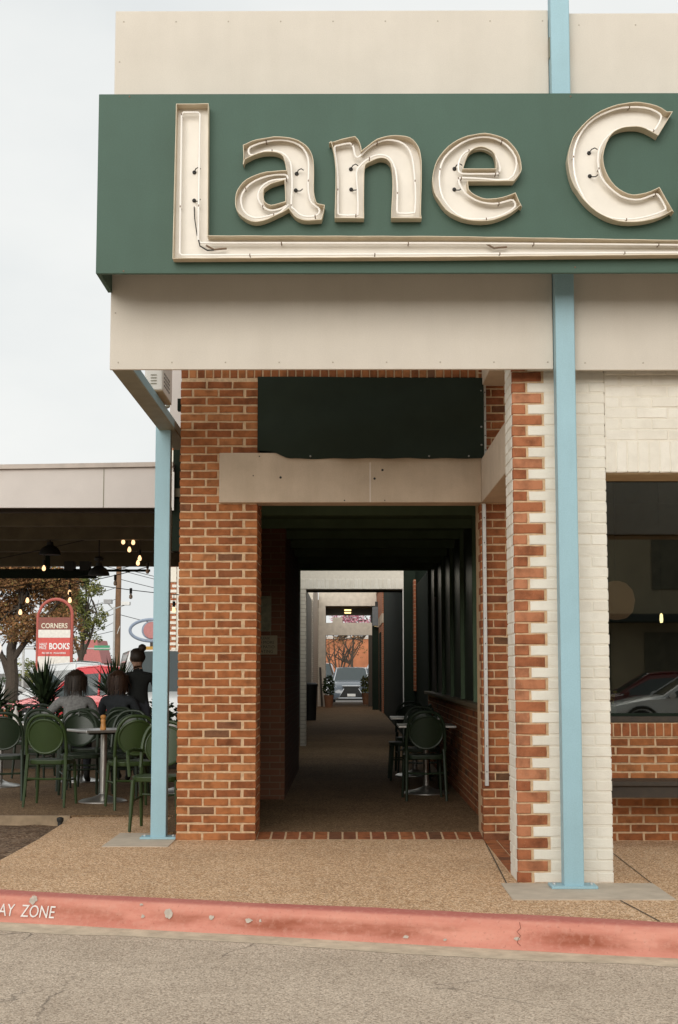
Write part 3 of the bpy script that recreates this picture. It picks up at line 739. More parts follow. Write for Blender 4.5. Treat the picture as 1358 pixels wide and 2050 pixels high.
# ---- sign cabinet with open-faced letters
sg = thing('sign_cabinet', 'long dark green sign cabinet with cream open-faced neon letters', 'sign', (0, 9.02, 0))
MB().box(-1.575, 0.0, 3.834, 4.6, 0.03, 5.002).build('cabinet_face', GREEN, sg, bevel=0.004)
MB().box(-1.574, 0.031, 3.836, -1.5485, 0.4785, 5.0).build('end_plate', GREEN, sg)
MB().box(-1.548, 0.031, 4.97, 4.6, 0.37, 5.0).build('top_plate', GREEN, sg)
for x in (-0.9, 0.3, 2.2, 3.6): MB().box(x, 0.031, 4.3, x + 0.05, 0.475, 4.36).build('stand_off', OLIVE, sg)
LETTERS = {'a':{'o':[(-651,4634),(-627,4646),(-596,4660),(-562,4670),(-527,4677),(-492,4683),(-458,4688),(-422,4688),(-388,4686),(-359,4682),(-331,4674),(-304,4664),(-279,4650),(-257,4633),(-239,4612),(-225,4590),(-215,4565),(-209,4537),(-206,4505),(-205,4465),(-206,4423),(-206,4385),(-206,4351),(-204,4326),(-201,4304),(-196,4283),(-190,4266),(-182,4258),(-171,4253),(-153,4250),(-137,4247),(-146,4194),(-157,4152),(-196,4149),(-240,4147),(-266,4148),(-286,4153),(-307,4162),(-327,4177),(-347,4202),(-362,4224),(-378,4214),(-402,4200),(-430,4186),(-460,4171),(-489,4158),(-518,4147),(-544,4140),(-570,4138),(-596,4143),(-622,4153),(-647,4169),(-669,4189),(-684,4211),(-692,4229),(-696,4249),(-697,4271),(-696,4297),(-691,4323),(-682,4347),(-668,4370),(-651,4392),(-628,4411),(-602,4427),(-571,4441),(-538,4452),(-502,4461),(-467,4465),(-434,4468),(-402,4469),(-378,4470),(-381,4490),(-384,4511),(-390,4535),(-398,4559),(-408,4569),(-421,4577),(-439,4584),(-462,4589),(-490,4590),(-520,4587),(-550,4580),(-578,4571),(-603,4559),(-625,4547),(-640,4537),(-646,4509),(-647,4568)],'h':[(-389,4409),(-417,4401),(-449,4391),(-472,4383),(-490,4373),(-505,4362),(-517,4350),(-521,4327),(-519,4293),(-516,4278),(-507,4263),(-492,4253),(-473,4248),(-453,4250),(-433,4255),(-406,4264),(-384,4271),(-385,4323)],'t':[[(-348,4254),(-347,4306),(-343,4367),(-343,4417),(-346,4462),(-348,4501),(-355,4533),(-370,4560),(-390,4581),(-411,4595),(-436,4603),(-469,4608),(-506,4608),(-549,4593),(-586,4579),(-605,4580),(-613,4587),(-618,4601),(-617,4617),(-607,4630),(-587,4641),(-550,4655),(-506,4667),(-460,4675),(-413,4677),(-371,4673),(-332,4662),(-300,4646),(-274,4623),(-255,4593),(-242,4557),(-238,4511),(-239,4462),(-241,4412),(-241,4367),(-239,4334),(-233,4307),(-227,4285),(-216,4266),(-195,4250),(-176,4236),(-170,4221),(-172,4206),(-182,4194),(-198,4185),(-223,4181),(-250,4181),(-274,4185),(-296,4195),(-315,4212),(-331,4230),(-342,4237)],[(-378,4424),(-403,4422),(-435,4420),(-465,4415),(-493,4405),(-519,4388),(-539,4367),(-551,4344),(-556,4320),(-554,4296),(-544,4272),(-526,4249),(-504,4231),(-482,4222),(-458,4221),(-428,4228),(-400,4239),(-376,4253),(-366,4260),(-384,4239),(-411,4213),(-432,4202),(-457,4195),(-497,4184),(-538,4175),(-569,4173),(-595,4178),(-621,4192),(-642,4213),(-656,4241),(-663,4272),(-663,4302),(-654,4332),(-635,4363),(-608,4391),(-576,4412),(-539,4429),(-499,4442),(-459,4450),(-420,4453),(-389,4452),(-376,4446),(-372,4438),(-370,4430)]],'x':[(-316,4475),(-321,4367)]},'n':{'o':[(-109,4644),(-76,4657),(-33,4671),(15,4682),(52,4690),(62,4680),(73,4666),(82,4647),(89,4627),(92,4609),(92,4595),(111,4611),(137,4633),(162,4653),(190,4671),(222,4683),(253,4691),(280,4694),(306,4695),(338,4694),(370,4690),(396,4680),(417,4665),(435,4645),(449,4621),(458,4596),(464,4567),(468,4533),(469,4490),(468,4428),(467,4361),(465,4307),(463,4252),(462,4184),(467,4161),(374,4161),(281,4161),(277,4162),(278,4208),(281,4262),(284,4316),(286,4363),(286,4405),(285,4443),(281,4479),(273,4514),(261,4531),(246,4542),(229,4548),(213,4549),(197,4546),(178,4539),(159,4531),(142,4523),(127,4515),(117,4506),(110,4475),(109,4428),(108,4361),(107,4239),(108,4161),(16,4162),(-76,4162),(-75,4163),(-75,4209),(-73,4261),(-72,4317),(-70,4373),(-70,4426),(-70,4474),(-73,4520),(-78,4565),(-86,4610),(-99,4651)],'h':None,'t':[[(57,4190),(70,4192),(71,4212),(71,4277),(68,4354),(63,4415),(61,4463),(67,4487),(79,4501),(95,4521),(116,4540),(142,4558),(169,4572),(196,4578),(222,4578),(245,4573),(265,4561),(282,4540),(296,4512),(306,4480),(312,4441),(316,4388),(317,4331),(315,4271),(314,4222),(318,4204),(332,4201),(372,4199),(412,4203),(424,4204),(428,4222),(431,4282),(431,4353),(428,4410),(424,4462),(419,4514),(411,4561),(399,4598),(382,4627),(358,4650),(329,4665),(292,4674),(255,4677),(221,4671),(191,4660),(163,4645),(137,4627),(114,4605),(95,4583),(80,4569),(68,4562),(59,4565),(52,4578),(47,4602),(42,4628),(35,4645),(20,4655),(-17,4650),(-54,4641),(-71,4638),(-77,4628),(-76,4600),(-70,4562),(-64,4515),(-59,4463),(-57,4411),(-56,4354),(-57,4283),(-56,4223),(-56,4200),(-43,4192),(7,4188)]],'x':[(26,4504),(28,4372)]},'e':{'o':[(1044,4398),(1065,4424),(1087,4455),(1093,4473),(1093,4492),(1090,4522),(1082,4554),(1069,4586),(1052,4615),(1030,4641),(1005,4664),(975,4681),(941,4694),(905,4703),(867,4708),(830,4706),(793,4699),(761,4692),(730,4681),(697,4667),(666,4648),(635,4623),(607,4594),(584,4565),(565,4534),(550,4496),(540,4457),(535,4425),(535,4394),(538,4361),(545,4331),(557,4303),(574,4276),(593,4246),(616,4217),(646,4193),(680,4174),(716,4159),(754,4149),(796,4143),(839,4141),(877,4143),(913,4149),(951,4161),(988,4176),(1022,4194),(1052,4215),(1082,4241),(1092,4232),(1072,4277),(1053,4324),(1031,4315),(1000,4304),(969,4295),(937,4288),(904,4285),(874,4285),(846,4290),(821,4299),(799,4311),(779,4326),(761,4346),(756,4396),(900,4397)],'h':[(728,4479),(740,4523),(751,4553),(764,4579),(779,4596),(800,4609),(822,4616),(844,4618),(865,4615),(887,4605),(908,4591),(923,4572),(931,4543),(933,4509),(931,4478),(829,4479)],'t':[[(933,4455),(885,4454),(827,4455),(767,4454),(718,4457),(702,4473),(700,4495),(702,4522),(711,4549),(724,4573),(743,4593),(768,4607),(796,4615),(828,4619),(860,4617),(889,4608),(913,4593),(931,4573),(944,4549),(955,4521),(961,4494),(960,4476),(954,4463),(949,4457)],[(718,4429),(786,4427),(869,4422),(947,4415),(1012,4417),(1045,4445),(1060,4483),(1067,4521),(1061,4560),(1040,4600),(1009,4637),(974,4664),(935,4683),(893,4693),(850,4694),(808,4689),(765,4676),(721,4654),(680,4626),(644,4595),(615,4561),(596,4524),(585,4484),(580,4435),(582,4385),(589,4340),(603,4298),(626,4258),(655,4222),(689,4193),(729,4173),(775,4163),(824,4162),(872,4164),(919,4172),(964,4187),(1004,4205),(1033,4224),(1052,4243),(1055,4260),(1049,4273),(1042,4283),(1026,4286),(992,4276),(952,4265),(915,4262),(878,4265),(840,4273),(804,4287),(770,4307),(741,4331),(722,4359),(709,4385),(702,4403),(701,4416),(700,4425)]],'x':[(679,4505),(677,4371)]},'C':{'o':[(2046,4846),(2010,4846),(1976,4869),(1943,4884),(1908,4896),(1874,4903),(1840,4907),(1806,4908),(1772,4905),(1738,4899),(1703,4892),(1669,4882),(1635,4870),(1600,4854),(1566,4834),(1534,4811),(1505,4786),(1477,4757),(1453,4728),(1433,4705),(1418,4680),(1405,4646),(1395,4610),(1387,4575),(1381,4539),(1383,4505),(1388,4469),(1396,4430),(1408,4390),(1423,4356),(1444,4326),(1467,4289),(1494,4256),(1523,4227),(1553,4203),(1587,4181),(1621,4163),(1655,4150),(1689,4141),(1727,4135),(1766,4133),(1805,4135),(1843,4139),(1878,4145),(1912,4153),(1946,4165),(1981,4180),(2025,4205),(2037,4195),(1994,4276),(1951,4358),(1927,4346),(1896,4332),(1865,4322),(1836,4315),(1810,4310),(1785,4310),(1755,4316),(1726,4328),(1700,4345),(1676,4367),(1653,4394),(1634,4424),(1620,4457),(1610,4490),(1604,4524),(1603,4556),(1611,4597),(1625,4638),(1644,4679),(1662,4703),(1680,4719),(1701,4730),(1726,4739),(1753,4745),(1783,4748),(1814,4748),(1843,4744),(1874,4734),(1916,4711),(1950,4689),(2004,4778)],'h':None,'t':[[(1929,4733),(1940,4742),(1951,4758),(1966,4784),(1977,4811),(1980,4826),(1973,4840),(1950,4857),(1917,4873),(1877,4883),(1832,4887),(1780,4887),(1729,4883),(1684,4872),(1642,4856),(1598,4837),(1556,4812),(1518,4779),(1486,4741),(1460,4698),(1441,4652),(1429,4610),(1423,4564),(1423,4508),(1429,4449),(1442,4395),(1462,4343),(1487,4292),(1520,4247),(1559,4211),(1604,4185),(1649,4170),(1697,4163),(1747,4160),(1799,4163),(1852,4172),(1902,4185),(1946,4200),(1979,4215),(1993,4224),(1992,4237),(1976,4273),(1956,4307),(1944,4321),(1930,4323),(1903,4313),(1870,4299),(1837,4289),(1802,4286),(1760,4292),(1717,4308),(1677,4336),(1641,4369),(1613,4403),(1591,4440),(1580,4487),(1576,4537),(1579,4583),(1591,4626),(1612,4664),(1639,4696),(1668,4722),(1700,4741),(1738,4753),(1777,4758),(1818,4757),(1854,4751),(1883,4743),(1905,4736),(1919,4732)]],'x':[(1529,4606),(1531,4456)]},'l':{'x':[(-962,4485),(-961,4302)]}}
def inset_poly(P, d):
    N = len(P); out = []
    A = sum(P[i][0] * P[(i + 1) % N][1] - P[(i + 1) % N][0] * P[i][1] for i in range(N))
    s = 1 if A > 0 else -1
    for i in range(N):
        a, b, c = Vector(P[i - 1]), Vector(P[i]), Vector(P[(i + 1) % N])
        e1, e2 = (b - a), (c - b)
        if e1.length < 1e-6: e1 = e2
        if e2.length < 1e-6: e2 = e1
        n1 = Vector((-e1.y, e1.x)).normalized() * s; n2 = Vector((-e2.y, e2.x)).normalized() * s
        n = n1 + n2
        if n.length < 0.3: n = n1
        n.normalize(); k = d / max(0.45, n.dot(n1))
        out.append((b.x + n.x * k, b.y + n.y * k))
    return out
LY0, LY1 = -0.088, -0.003           # rim and pan depth relative to the cabinet face
def letter(outline, hole, tubes, holes, name='letter', dx=0.0):
    sh = lambda P: [(x / 1000 + dx, z / 1000) for (x, z) in P]
    o = sh(outline); h = sh(hole) if hole else None
    if h:                                            # holes run the other way round
        area = lambda P: sum(P[i][0] * P[(i + 1) % len(P)][1] - P[(i + 1) % len(P)][0] * P[i][1] for i in range(len(P)))
        if area(h) * area(o) > 0: h = h[::-1]
    bm = bmesh.new(); edges = []
    for loop in ([o, h] if h else [o]):
        vs = [bm.verts.new((x, LY1, z)) for (x, z) in loop]
        for i in range(len(vs)): edges.append(bm.edges.new((vs[i], vs[(i + 1) % len(vs)])))
    bmesh.ops.triangle_fill(bm, use_beauty=True, use_dissolve=False, edges=edges)
    bmesh.ops.recalc_face_normals(bm, faces=bm.faces)
    me = bpy.data.meshes.new('letter_pan'); bm.to_mesh(me); bm.free(); me.materials.append(LFLOOR)
    pan = link(name, me, sg)
    mb = MB()
    for loop, sgn in (((o, 1),) + (((h, -1),) if h else ())):
        inn = inset_poly(loop, 0.004 * sgn)
        N = len(loop); b = len(mb.v)
        wob = [0.0025 * math.sin(i * 1.7) for i in range(N)]
        for P, y, w in ((loop, LY1, 0), (loop, LY0, 1), (inn, LY0, 1), (inn, LY1, 0)):
            for i, (x, z) in enumerate(P): mb.v.append((x, y + (wob[i] if w else 0), z))
        for r_ in range(3):
            for i in range(N):
                j = (i + 1) % N
                mb.f.append((b + r_ * N + i, b + r_ * N + j, b + (r_ + 1) * N + j, b + (r_ + 1) * N + i)); mb.m.append(0)
    mb.build('letter_return', TAN, pan)
    for T in tubes:
        P = [(x, -0.055, z) for (x, z) in sh(T)]
        MB().tube(P, 0.0068, 8, closed=True).build('neon_tube', NEON, pan, smooth=True)
        for k in range(0, len(P), 11):
            x, _, z = P[k]
            MB().tube([(x, -0.006, z), (x, -0.05, z)], 0.0035, 6).lathe([(0.009, -0.003), (0.009, 0.003)], 8, (x, -0.055, z), axis='x').build('tube_support', SUPP, pan)
    for q, (x, z) in enumerate(sh(holes)):
        MB().lathe([(0.0125, 0.0), (0.0125, -0.006), (0.008, -0.010)], 12, (x, -0.004, z), axis='y').build('wire_grommet', BLACK, pan, smooth=True)
        s_ = -1 if q else 1
        MB().tube([(x, -0.01, z), (x + 0.012, -0.035, z + 0.014 * s_), (x + 0.03, -0.05, z + 0.018 * s_), (x + 0.045, -0.054, z + 0.006 * s_)], 0.0035, 6).build('lead_wire', BLACK, pan, smooth=True)
    return pan
SUPP = simple('tube_support_brown', (0.16, 0.10, 0.06), 0.5)
lo = [(-1073, 4903), (-869, 4905), (-865, 4052), (600, 4046), (2600, 4008), (2600, 3930), (600, 3912), (-1084, 3905)]
lx = LETTERS['l']['x']
lt = [(-1041, 4845), (-1030, 4858), (-936, 4858), (-925, 4845), (-928, 4030), (-912, 4014), (600, 4010), (2580, 3992), (2580, 3950), (600, 3940), (-1030, 3935), (-1043, 3948)]
def dense(P, step=0.07):
    out = []
    for i in range(len(P)):
        a, b = P[i], P[(i + 1) % len(P)]
        L = math.dist(a, b) / 1000; n = max(1, int(L / step))
        for k in range(n): out.append((a[0] + (b[0] - a[0]) * k / n, a[1] + (b[1] - a[1]) * k / n))
    return out
letter(dense(lo), None, [dense(lt)], lx)
for k in ('a', 'n', 'e', 'C'):
    L = LETTERS[k]; letter(L['o'], L['h'], L['t'], L['x'])
La = LETTERS['a']
letter(La['o'], La['h'], La['t'], La['x'], dx=2.785)
# loose leads and splices along the underline
ul = [o for o in sg.children if o.name.startswith('letter')][0]
for (x, z) in ((-0.80, 3.985), (0.95, 3.992)):
    MB().tube([(x - 0.08, -0.05, z + 0.015), (x - 0.03, -0.045, z - 0.012), (x, -0.045, z - 0.008), (x + 0.05, -0.05, z - 0.006)], 0.006, 6).build('tube_splice', SUPP, ul, smooth=True)
MB().tube([(-0.925, -0.06, 4.03), (-0.915, -0.07, 3.99), (-0.87, -0.06, 3.965), (-0.83, -0.055, 3.968)], 0.0045, 6).build('lead_wire', BLACK, ul, smooth=True)
MB().tube([(-0.96, -0.012, 4.26), (-0.955, -0.03, 4.18), (-0.935, -0.05, 4.06)], 0.0035, 6).build('lead_wire', BLACK, ul, smooth=True)
for (x, z) in ((-1.38, 4.985), (1.42, 4.98), (1.43, 3.87), (-1.40, 3.85)):
    MB().lathe([(0.006, 0.0), (0.006, -0.002), (0.003, -0.004)], 8, (x, 0, z), axis='y').build('rivet', SUPP, sg)
# ================================================================== PASSAGE
ps = thing('passage_shell', 'dark covered passage cut through the brick building', 'passage')
PAINTB = simple('painted_block', (0.62, 0.56, 0.47), 0.85, 0.12, 6, bscale=60, bst=0.3)
def brick_wall_mat(name, c1, c2, mort, bw=0.213, bh=0.0682, vert='x'):
    m, n, l, b = nmat(name)
    tc = n.new('ShaderNodeNewGeometry'); sx = n.new('ShaderNodeSeparateXYZ'); l.new(tc.outputs['Position'], sx.inputs[0])
    ad = n.new('ShaderNodeMath'); ad.operation = 'ADD'; l.new(sx.outputs[0], ad.inputs[0]); l.new(sx.outputs[1], ad.inputs[1])
    cb = n.new('ShaderNodeCombineXYZ'); l.new(ad.outputs[0], cb.inputs[0]); l.new(sx.outputs[2], cb.inputs[1])
    br = n.new('ShaderNodeTexBrick'); l.new(cb.outputs[0], br.inputs['Vector'])
    br.inputs['Color1'].default_value = (*c1, 1); br.inputs['Color2'].default_value = (*c2, 1); br.inputs['Mortar'].default_value = (*mort, 1)
    br.inputs['Scale'].default_value = 1; br.inputs['Brick Width'].default_value = bw; br.inputs['Row Height'].default_value = bh; br.inputs['Mortar Size'].default_value = 0.006
    l.new(br.outputs['Color'], b.inputs['Base Color']); b.inputs['Roughness'].default_value = 0.9
    bump(n, l, b, br.outputs['Fac'], 0.4, -0.008)
    MATS[name] = m
    return m
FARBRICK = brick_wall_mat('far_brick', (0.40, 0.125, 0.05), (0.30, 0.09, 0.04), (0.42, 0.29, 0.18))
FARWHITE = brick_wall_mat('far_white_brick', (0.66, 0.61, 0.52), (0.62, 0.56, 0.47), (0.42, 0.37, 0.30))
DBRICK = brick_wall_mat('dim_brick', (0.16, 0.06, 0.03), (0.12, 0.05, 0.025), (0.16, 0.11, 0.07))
# side and return walls, ceiling
MB().box(-1.36, 12.65, 0.03, -1.0, 15.5, 4.3).build('side_wall', INDARK, ps)
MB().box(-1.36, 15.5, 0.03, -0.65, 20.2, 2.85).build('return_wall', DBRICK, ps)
MB().box(-1.36, 20.2, 0.03, -0.86, 26.3, 2.85).build('side_wall', INDARK, ps)
MB().box(-1.36, 12.66, 2.86, 1.75, 22.3, 3.0).build('ceiling', INDARK, ps)
MB().box(-1.36, 12.30, 3.01, 1.75, 12.6, 4.3).build('upper_wall', DARK, ps)
# hidden roof over the front bay, joists on the ceiling
for y in (13.4, 14.6, 15.8, 17.0, 18.2, 19.4, 20.6):
    MB().box(-0.99, y, 2.77, 1.74, y + 0.09, 2.858).build('joist', INDARK, ps)
# right wall: brick wainscot with ledge, dark glazed panels above
rw = thing('passage_side_wall', 'brick wainscot with dark glazed panels along the right of the passage', 'wall', (1.2, 12.55, 0.03))
MB().box(0.008, 0, 0, 0.5, 9.6, 0.98).build('mortar_core', MORTAR, rw)
rects = []
for r_ in range(14):
    a = 0.0 if r_ % 2 else 0.1
    while a < 9.3:
        rects.append((a, 0.005 + r_ * 0.0682, a + 0.203, 0.005 + r_ * 0.0682 + BH)); a += 0.213
joined_bricks('wainscot_bricks', rw, rects, brick_mat('brick_wainscot', RED2, True), lambda a, z, d: (0.006 - d, a, z))
MB().box(-0.05, -0.0, 0.985, 0.5, 9.6, 1.025).build('ledge', simple('ledge', (0.20, 0.15, 0.09), 0.5), rw, bevel=0.004)
DGLASS = simple('black_glass', (0.008, 0.012, 0.009), 0.3, 0.05, 3, spec=0.25)
for k in range(6):
    y0 = 0.05 + k * 1.55
    MB().box(0.04, y0, 1.03, 0.06, y0 + 1.47, 2.82).build('dark_panel', DGLASS, rw)
    MB().box(0.0, y0 + 1.475, 1.03, 0.08, y0 + 1.545, 2.82).build('mullion', INDARK, rw)
MB().box(0.2, -0.5, 0.0, 0.6, 0.0, 2.8).build('end_wall', DARK, rw)
MB().box(0.09, 0.0, 1.03, 0.5, 9.6, 2.82).build('back_wall', DARK, rw)
MB().tube([(-0.03, 7.0, 1.05), (-0.03, 7.0, 2.3)], 0.012, 8).build('pipe', STEEL, rw)
# gap bay walls
MB().box(1.22, 22.3, 0.03, 1.7, 26.3, 2.86).build('side_wall', DARK, ps)
# first painted portal
p1_ = thing('white_portal', 'nearer white painted brick portal frame inside the dark passage', 'portal', group='painted portals along the passage')
MB().box(-0.83, 26.3, 0.03, -0.73, 26.75, 2.80).build('column', FARWHITE, p1_)
bl = MB().box(-0.83, 26.303, 2.803, 1.01, 26.75, 3.5); bl.build('beam', MORTARW, p1_)
for k in range(25): brick(p1_, -0.828 + k * 0.0735, 26.297, 2.805, 0.068, 0.178, 0.08, WHITEB)
MB().box(1.01, 26.31, 0.03, 1.22, 26.75, 3.5).build('dark_column', DARK, p1_)
MB().box(-1.3, 26.76, 2.81, 1.15, 27.6, 3.5).build('soffit', DARK, p1_)
MB().box(0.992, 26.30, 0.03, 1.008, 26.33, 2.80).build('column_trim', WHITEP, p1_)
MB().box(1.175, 25.9, 1.0, 1.21, 26.28, 2.95).build('brick_return', FARBRICK, p1_)
# courtyard walls between the portals
cw = thing('courtyard_wall', 'pale painted wall strip left of the far portal', 'wall')
MB().box(-1.6, 26.76, 0.03, -1.13, 47, 3.6).build('painted_wall', simple('grey_plaster', (0.36, 0.33, 0.28), 0.9, 0.15, 3), cw)
MB().box(-1.6, 47, 0.03, -1.08, 54.9, 4.2).build('brick_wall', FARWHITE, cw)
cr_ = thing('courtyard_shopfront', 'dark shopfront wall right of the far portal, brick band above', 'shopfront')
MB().box(1.15, 26.76, 0.03, 1.7, 46.5, 4.6).build('dark_front', DARK, cr_)
MB().box(1.12, 46.5, 0.03, 1.7, 56, 2.85).build('brick_wall', FARBRICK, cr_)
MB().box(1.10, 46.5, 2.852, 1.7, 56, 3.15).build('cream_band', CREAM2, cr_)
MB().box(1.12, 46.5, 3.152, 1.7, 56, 4.15).build('brick_band', FARBRICK, cr_)
MB().box(1.08, 46.5, 4.152, 1.7, 56, 4.6).build('cream_cap', CREAM2, cr_)
MB().box(1.08, 48.2, 0.03, 1.12, 50.0, 2.6).build('doorway', DARK, cr_)
# far portal, a mirror of the near front
MB().box(-1.9, 28.5, 4.7, 1.9, 38, 4.85).build('added_shade_roof', INDARK, cr_)  # unseen roof, added to keep sky light off the courtyard walls
p2_ = thing('white_portal', 'far cream portal with two beams framing the parked grey car', 'portal', group='painted portals along the passage')
MB().box(-1.06, 55, 0.03, -0.80, 55.5, 5.2).build('column', PAINTB, p2_)
MB().box(-0.80, 55.002, 3.75, 1.10, 55.5, 5.2).build('upper_beam', PAINTB, p2_)
MB().box(-0.80, 55.003, 2.66, 0.93, 55.5, 3.12).build('lower_beam', PAINTB, p2_)
MB().box(-0.54, 55.03, 3.122, -0.17, 55.4, 3.32).build('box_on_beam', PAINTB, p2_)
MB().box(0.80, 55.01, 0.03, 0.93, 55.5, 2.658).build('dark_column', simple('bronze', (0.05, 0.035, 0.02), 0.6), p2_)
MB().box(0.93, 55.012, 0.03, 1.10, 55.5, 3.748).build('dark_column', DARK, p2_)
MB().box(-1.6, 55.6, 3.70, 1.7, 63.5, 4.0).build('ceiling', simple('tan_ceiling', (0.14, 0.10, 0.05), 0.8), p2_)
for y in (57.0, 59.6):
    MB().box(-0.1, y, 3.655, 0.16, y + 0.35, 3.698).build('ceiling_lamp', emit('lamp_glow_%d' % int(y), (1.0, 0.72, 0.30), 1.3), p2_)
MB().box(-1.6, 55.6, 0.03, -0.88, 62, 3.69).build('side_wall', FARWHITE, p2_)
MB().box(0.98, 55.6, 0.03, 1.7, 62, 3.69).build('side_wall', simple('bronze', (0.05, 0.035, 0.02)), p2_)
ln = thing('wall_lantern', 'grey box lantern hanging at the right side of the far portal', 'lantern')
MB().box(0.86, 50.0, 2.86, 1.06, 50.2, 3.50).build('lantern_box', simple('lantern_grey', (0.11, 0.12, 0.125), 0.5), ln, bevel=0.01)
MB().box(0.95, 50.05, 3.50, 1.05, 50.15, 3.68).build('bracket', BLACK, ln)
MB().box(0.93, 50.02, 2.83, 1.0, 50.12, 2.858).build('bulb_cap', simple('brass', (0.6, 0.45, 0.2), 0.4), ln)
MB().box(0.86, 50.3, 0.03, 1.08, 50.5, 2.82).build('dark_post', DARK, ln)

# notices on the return wall
NOT = simple('notice_board', (0.30, 0.26, 0.17), 0.8, 0.06, 6)
NOT2 = simple('notice_poster', (0.19, 0.19, 0.12), 0.7, 0.35, 16)
INK = simple('notice_ink', (0.03, 0.024, 0.015), 0.8)
n1 = thing('poster', 'dim tall poster on the shaded wall just inside the passage', 'poster', (-0.86, 15.49, 1.95))
MB().box(-0.13, -0.012, -0.185, 0.065, 0.0, 0.185).build('poster_board', NOT2, n1)
n2 = thing('notice_sign', 'small lettered notice below the poster just inside the passage', 'sign', (-0.825, 15.49, 1.625))
MB().box(-0.16, -0.012, -0.10, 0.095, 0.0, 0.098).build('board', NOT, n2)
for k, (s_, h) in enumerate((('PLEASE', 0.034), ('NO MORE', 0.044), ('ON PATIO', 0.044), ('SEATING', 0.044))):
    text_mesh('lettering', s_, h, INK, n2, (-0.035, -0.0135, 0.058 - k * 0.047), (R(90), 0, 0), align='CENTER')

# ---- chairs: bentwood style
def arc_pts(f, n): return [f(i / n) for i in range(n + 1)]
def make_chair(label, mat, arms=False):
    t = thing('bistro_chair', label, 'chair', group='green bistro chairs')
    S = 0.46
    # seat: rounded pad, front towards +Y
    prof = []
    pts = []
    for k in range(24):
        a = 2 * math.pi * k / 24; c, s_ = math.cos(a), math.sin(a)
        e = 0.55
        pts.append((0.215 * abs(c) ** e * (1 if c >= 0 else -1), 0.02 + 0.21 * abs(s_) ** e * (1 if s_ >= 0 else -1)))
    MB().prism(pts, lambda p: (p[0], p[1], S), lambda p: (p[0] * 0.97, p[1] * 0.97, S - 0.045)).build('seat', mat, t, bevel=0.008)
    for sx in (-1, 1):
        MB().tube([(sx * 0.185, 0.19, S - 0.03), (sx * 0.195, 0.205, 0.2), (sx * 0.205, 0.22, 0)], [0.019, 0.017, 0.013], 8).build('leg', mat, t, smooth=True)
        MB().tube([(sx * 0.19, -0.18, S + 0.06), (sx * 0.195, -0.19, S - 0.04), (sx * 0.20, -0.225, 0.2), (sx * 0.205, -0.265, 0)], [0.019, 0.019, 0.017, 0.013], 8).build('leg', mat, t, smooth=True)
    # outer bent hoop of the back
    def hoop(u):
        a = math.pi * (1 - u)
        return (0.20 * math.copysign(abs(math.cos(a)) ** 0.75, math.cos(a)), -0.185 - 0.10 * math.sin(a) ** 0.7, S + 0.05 + 0.395 * math.sin(a) ** 0.55)
    MB().tube(arc_pts(hoop, 22), 0.0165, 8).build('back_frame', mat, t, smooth=True)
    # oval woven back panel
    ov = []
    for k in range(28):
        a = 2 * math.pi * k / 28
        ov.append((0.172 * math.cos(a), S + 0.235 + 0.165 * math.sin(a)))
    yb = lambda x, z: -0.19 - 0.085 * (z - S - 0.05) / 0.4 - 0.05 * (1 - (x / 0.19) ** 2)
    pn = MB(); cz = S + 0.235; NR = 6
    for off in (-0.004, 0.008):
        b0 = len(pn.v); pn.v.append((0, yb(0, cz) + off, cz))
        for r_ in range(1, NR + 1):
            for (x, z) in ov:
                x2, z2 = x * r_ / NR, cz + (z - cz) * r_ / NR
                pn.v.append((x2 * 0.97, yb(x2, z2) + off, z2))
        n_ = len(ov)
        for k in range(n_):
            q = (k + 1) % n_
            pn.f.append((b0, b0 + 1 + k, b0 + 1 + q)); pn.m.append(0)
            for r_ in range(NR - 1):
                pn.f.append((b0 + 1 + r_ * n_ + k, b0 + 1 + (r_ + 1) * n_ + k, b0 + 1 + (r_ + 1) * n_ + q, b0 + 1 + r_ * n_ + q)); pn.m.append(0)
    bp = pn.build('backrest', mat, t, smooth=True)
    MB().tube([(x, yb(x, z), z) for (x, z) in ov], 0.013, 8, closed=True).build('back_rim', mat, bp, smooth=True)
    MB().tube([(0, -0.27, S + 0.395), (0, -0.278, S + 0.44)], 0.010, 6).build('back_link', mat, t)
    # stretcher ring
    st = [(-0.198, -0.21, 0.28), (0, -0.20, 0.272), (0.198, -0.21, 0.28)]
    MB().tube(st, 0.011, 6).build('stretcher', mat, t, smooth=True)
    for sx in (-1, 1): MB().tube([(sx * 0.2, -0.21, 0.26), (sx * 0.196, 0.21, 0.25)], 0.010, 6).build('stretcher', mat, t, smooth=True)
    if arms:
        for sx in (-1, 1):
            MB().tube([(sx * 0.20, -0.20, S + 0.20), (sx * 0.245, -0.05, S + 0.215), (sx * 0.25, 0.12, S + 0.205), (sx * 0.235, 0.19, S + 0.17), (sx * 0.215, 0.20, S)], 0.015, 8).build('armrest', mat, t, smooth=True)
    return t
ch0 = make_chair('green bistro chair seen from behind, nearest the patio edge', CHAIRG); ch0.location = (-2.98, 15.02, 0.012); ch0.rotation_euler.z = R(-4)
ch1 = make_chair('green bistro armchair half hidden behind the left blue post', CHAIRG, True); ch1.location = (-1.62, 12.86, 0.002); ch1.rotation_euler.z = R(176)
def dup_chair(src, x, y, rz, label, mat=None, z=0.012):
    c = copy_tree(src); c.location = (x, y, z); c.rotation_euler = (0, 0, rz); c['label'] = label
    if mat:
        def walk_(o):
            for ch in o.children:
                k = ch.data.name + '_' + mat.name
                if k not in bpy.data.meshes:
                    nm = ch.data.copy(); nm.name = k; nm.materials.clear(); nm.materials.append(mat)
                ch.data = bpy.data.meshes[k]; walk_(ch)
        walk_(c)
    return c
dup_chair(ch0, -2.14, 14.75, R(20), 'green bistro chair right of the pepper mill table, beside the blue post')
dup_chair(ch0, -2.40, 16.05, R(172), 'dark green bistro chair facing us across the pepper mill table', CHAIRD)
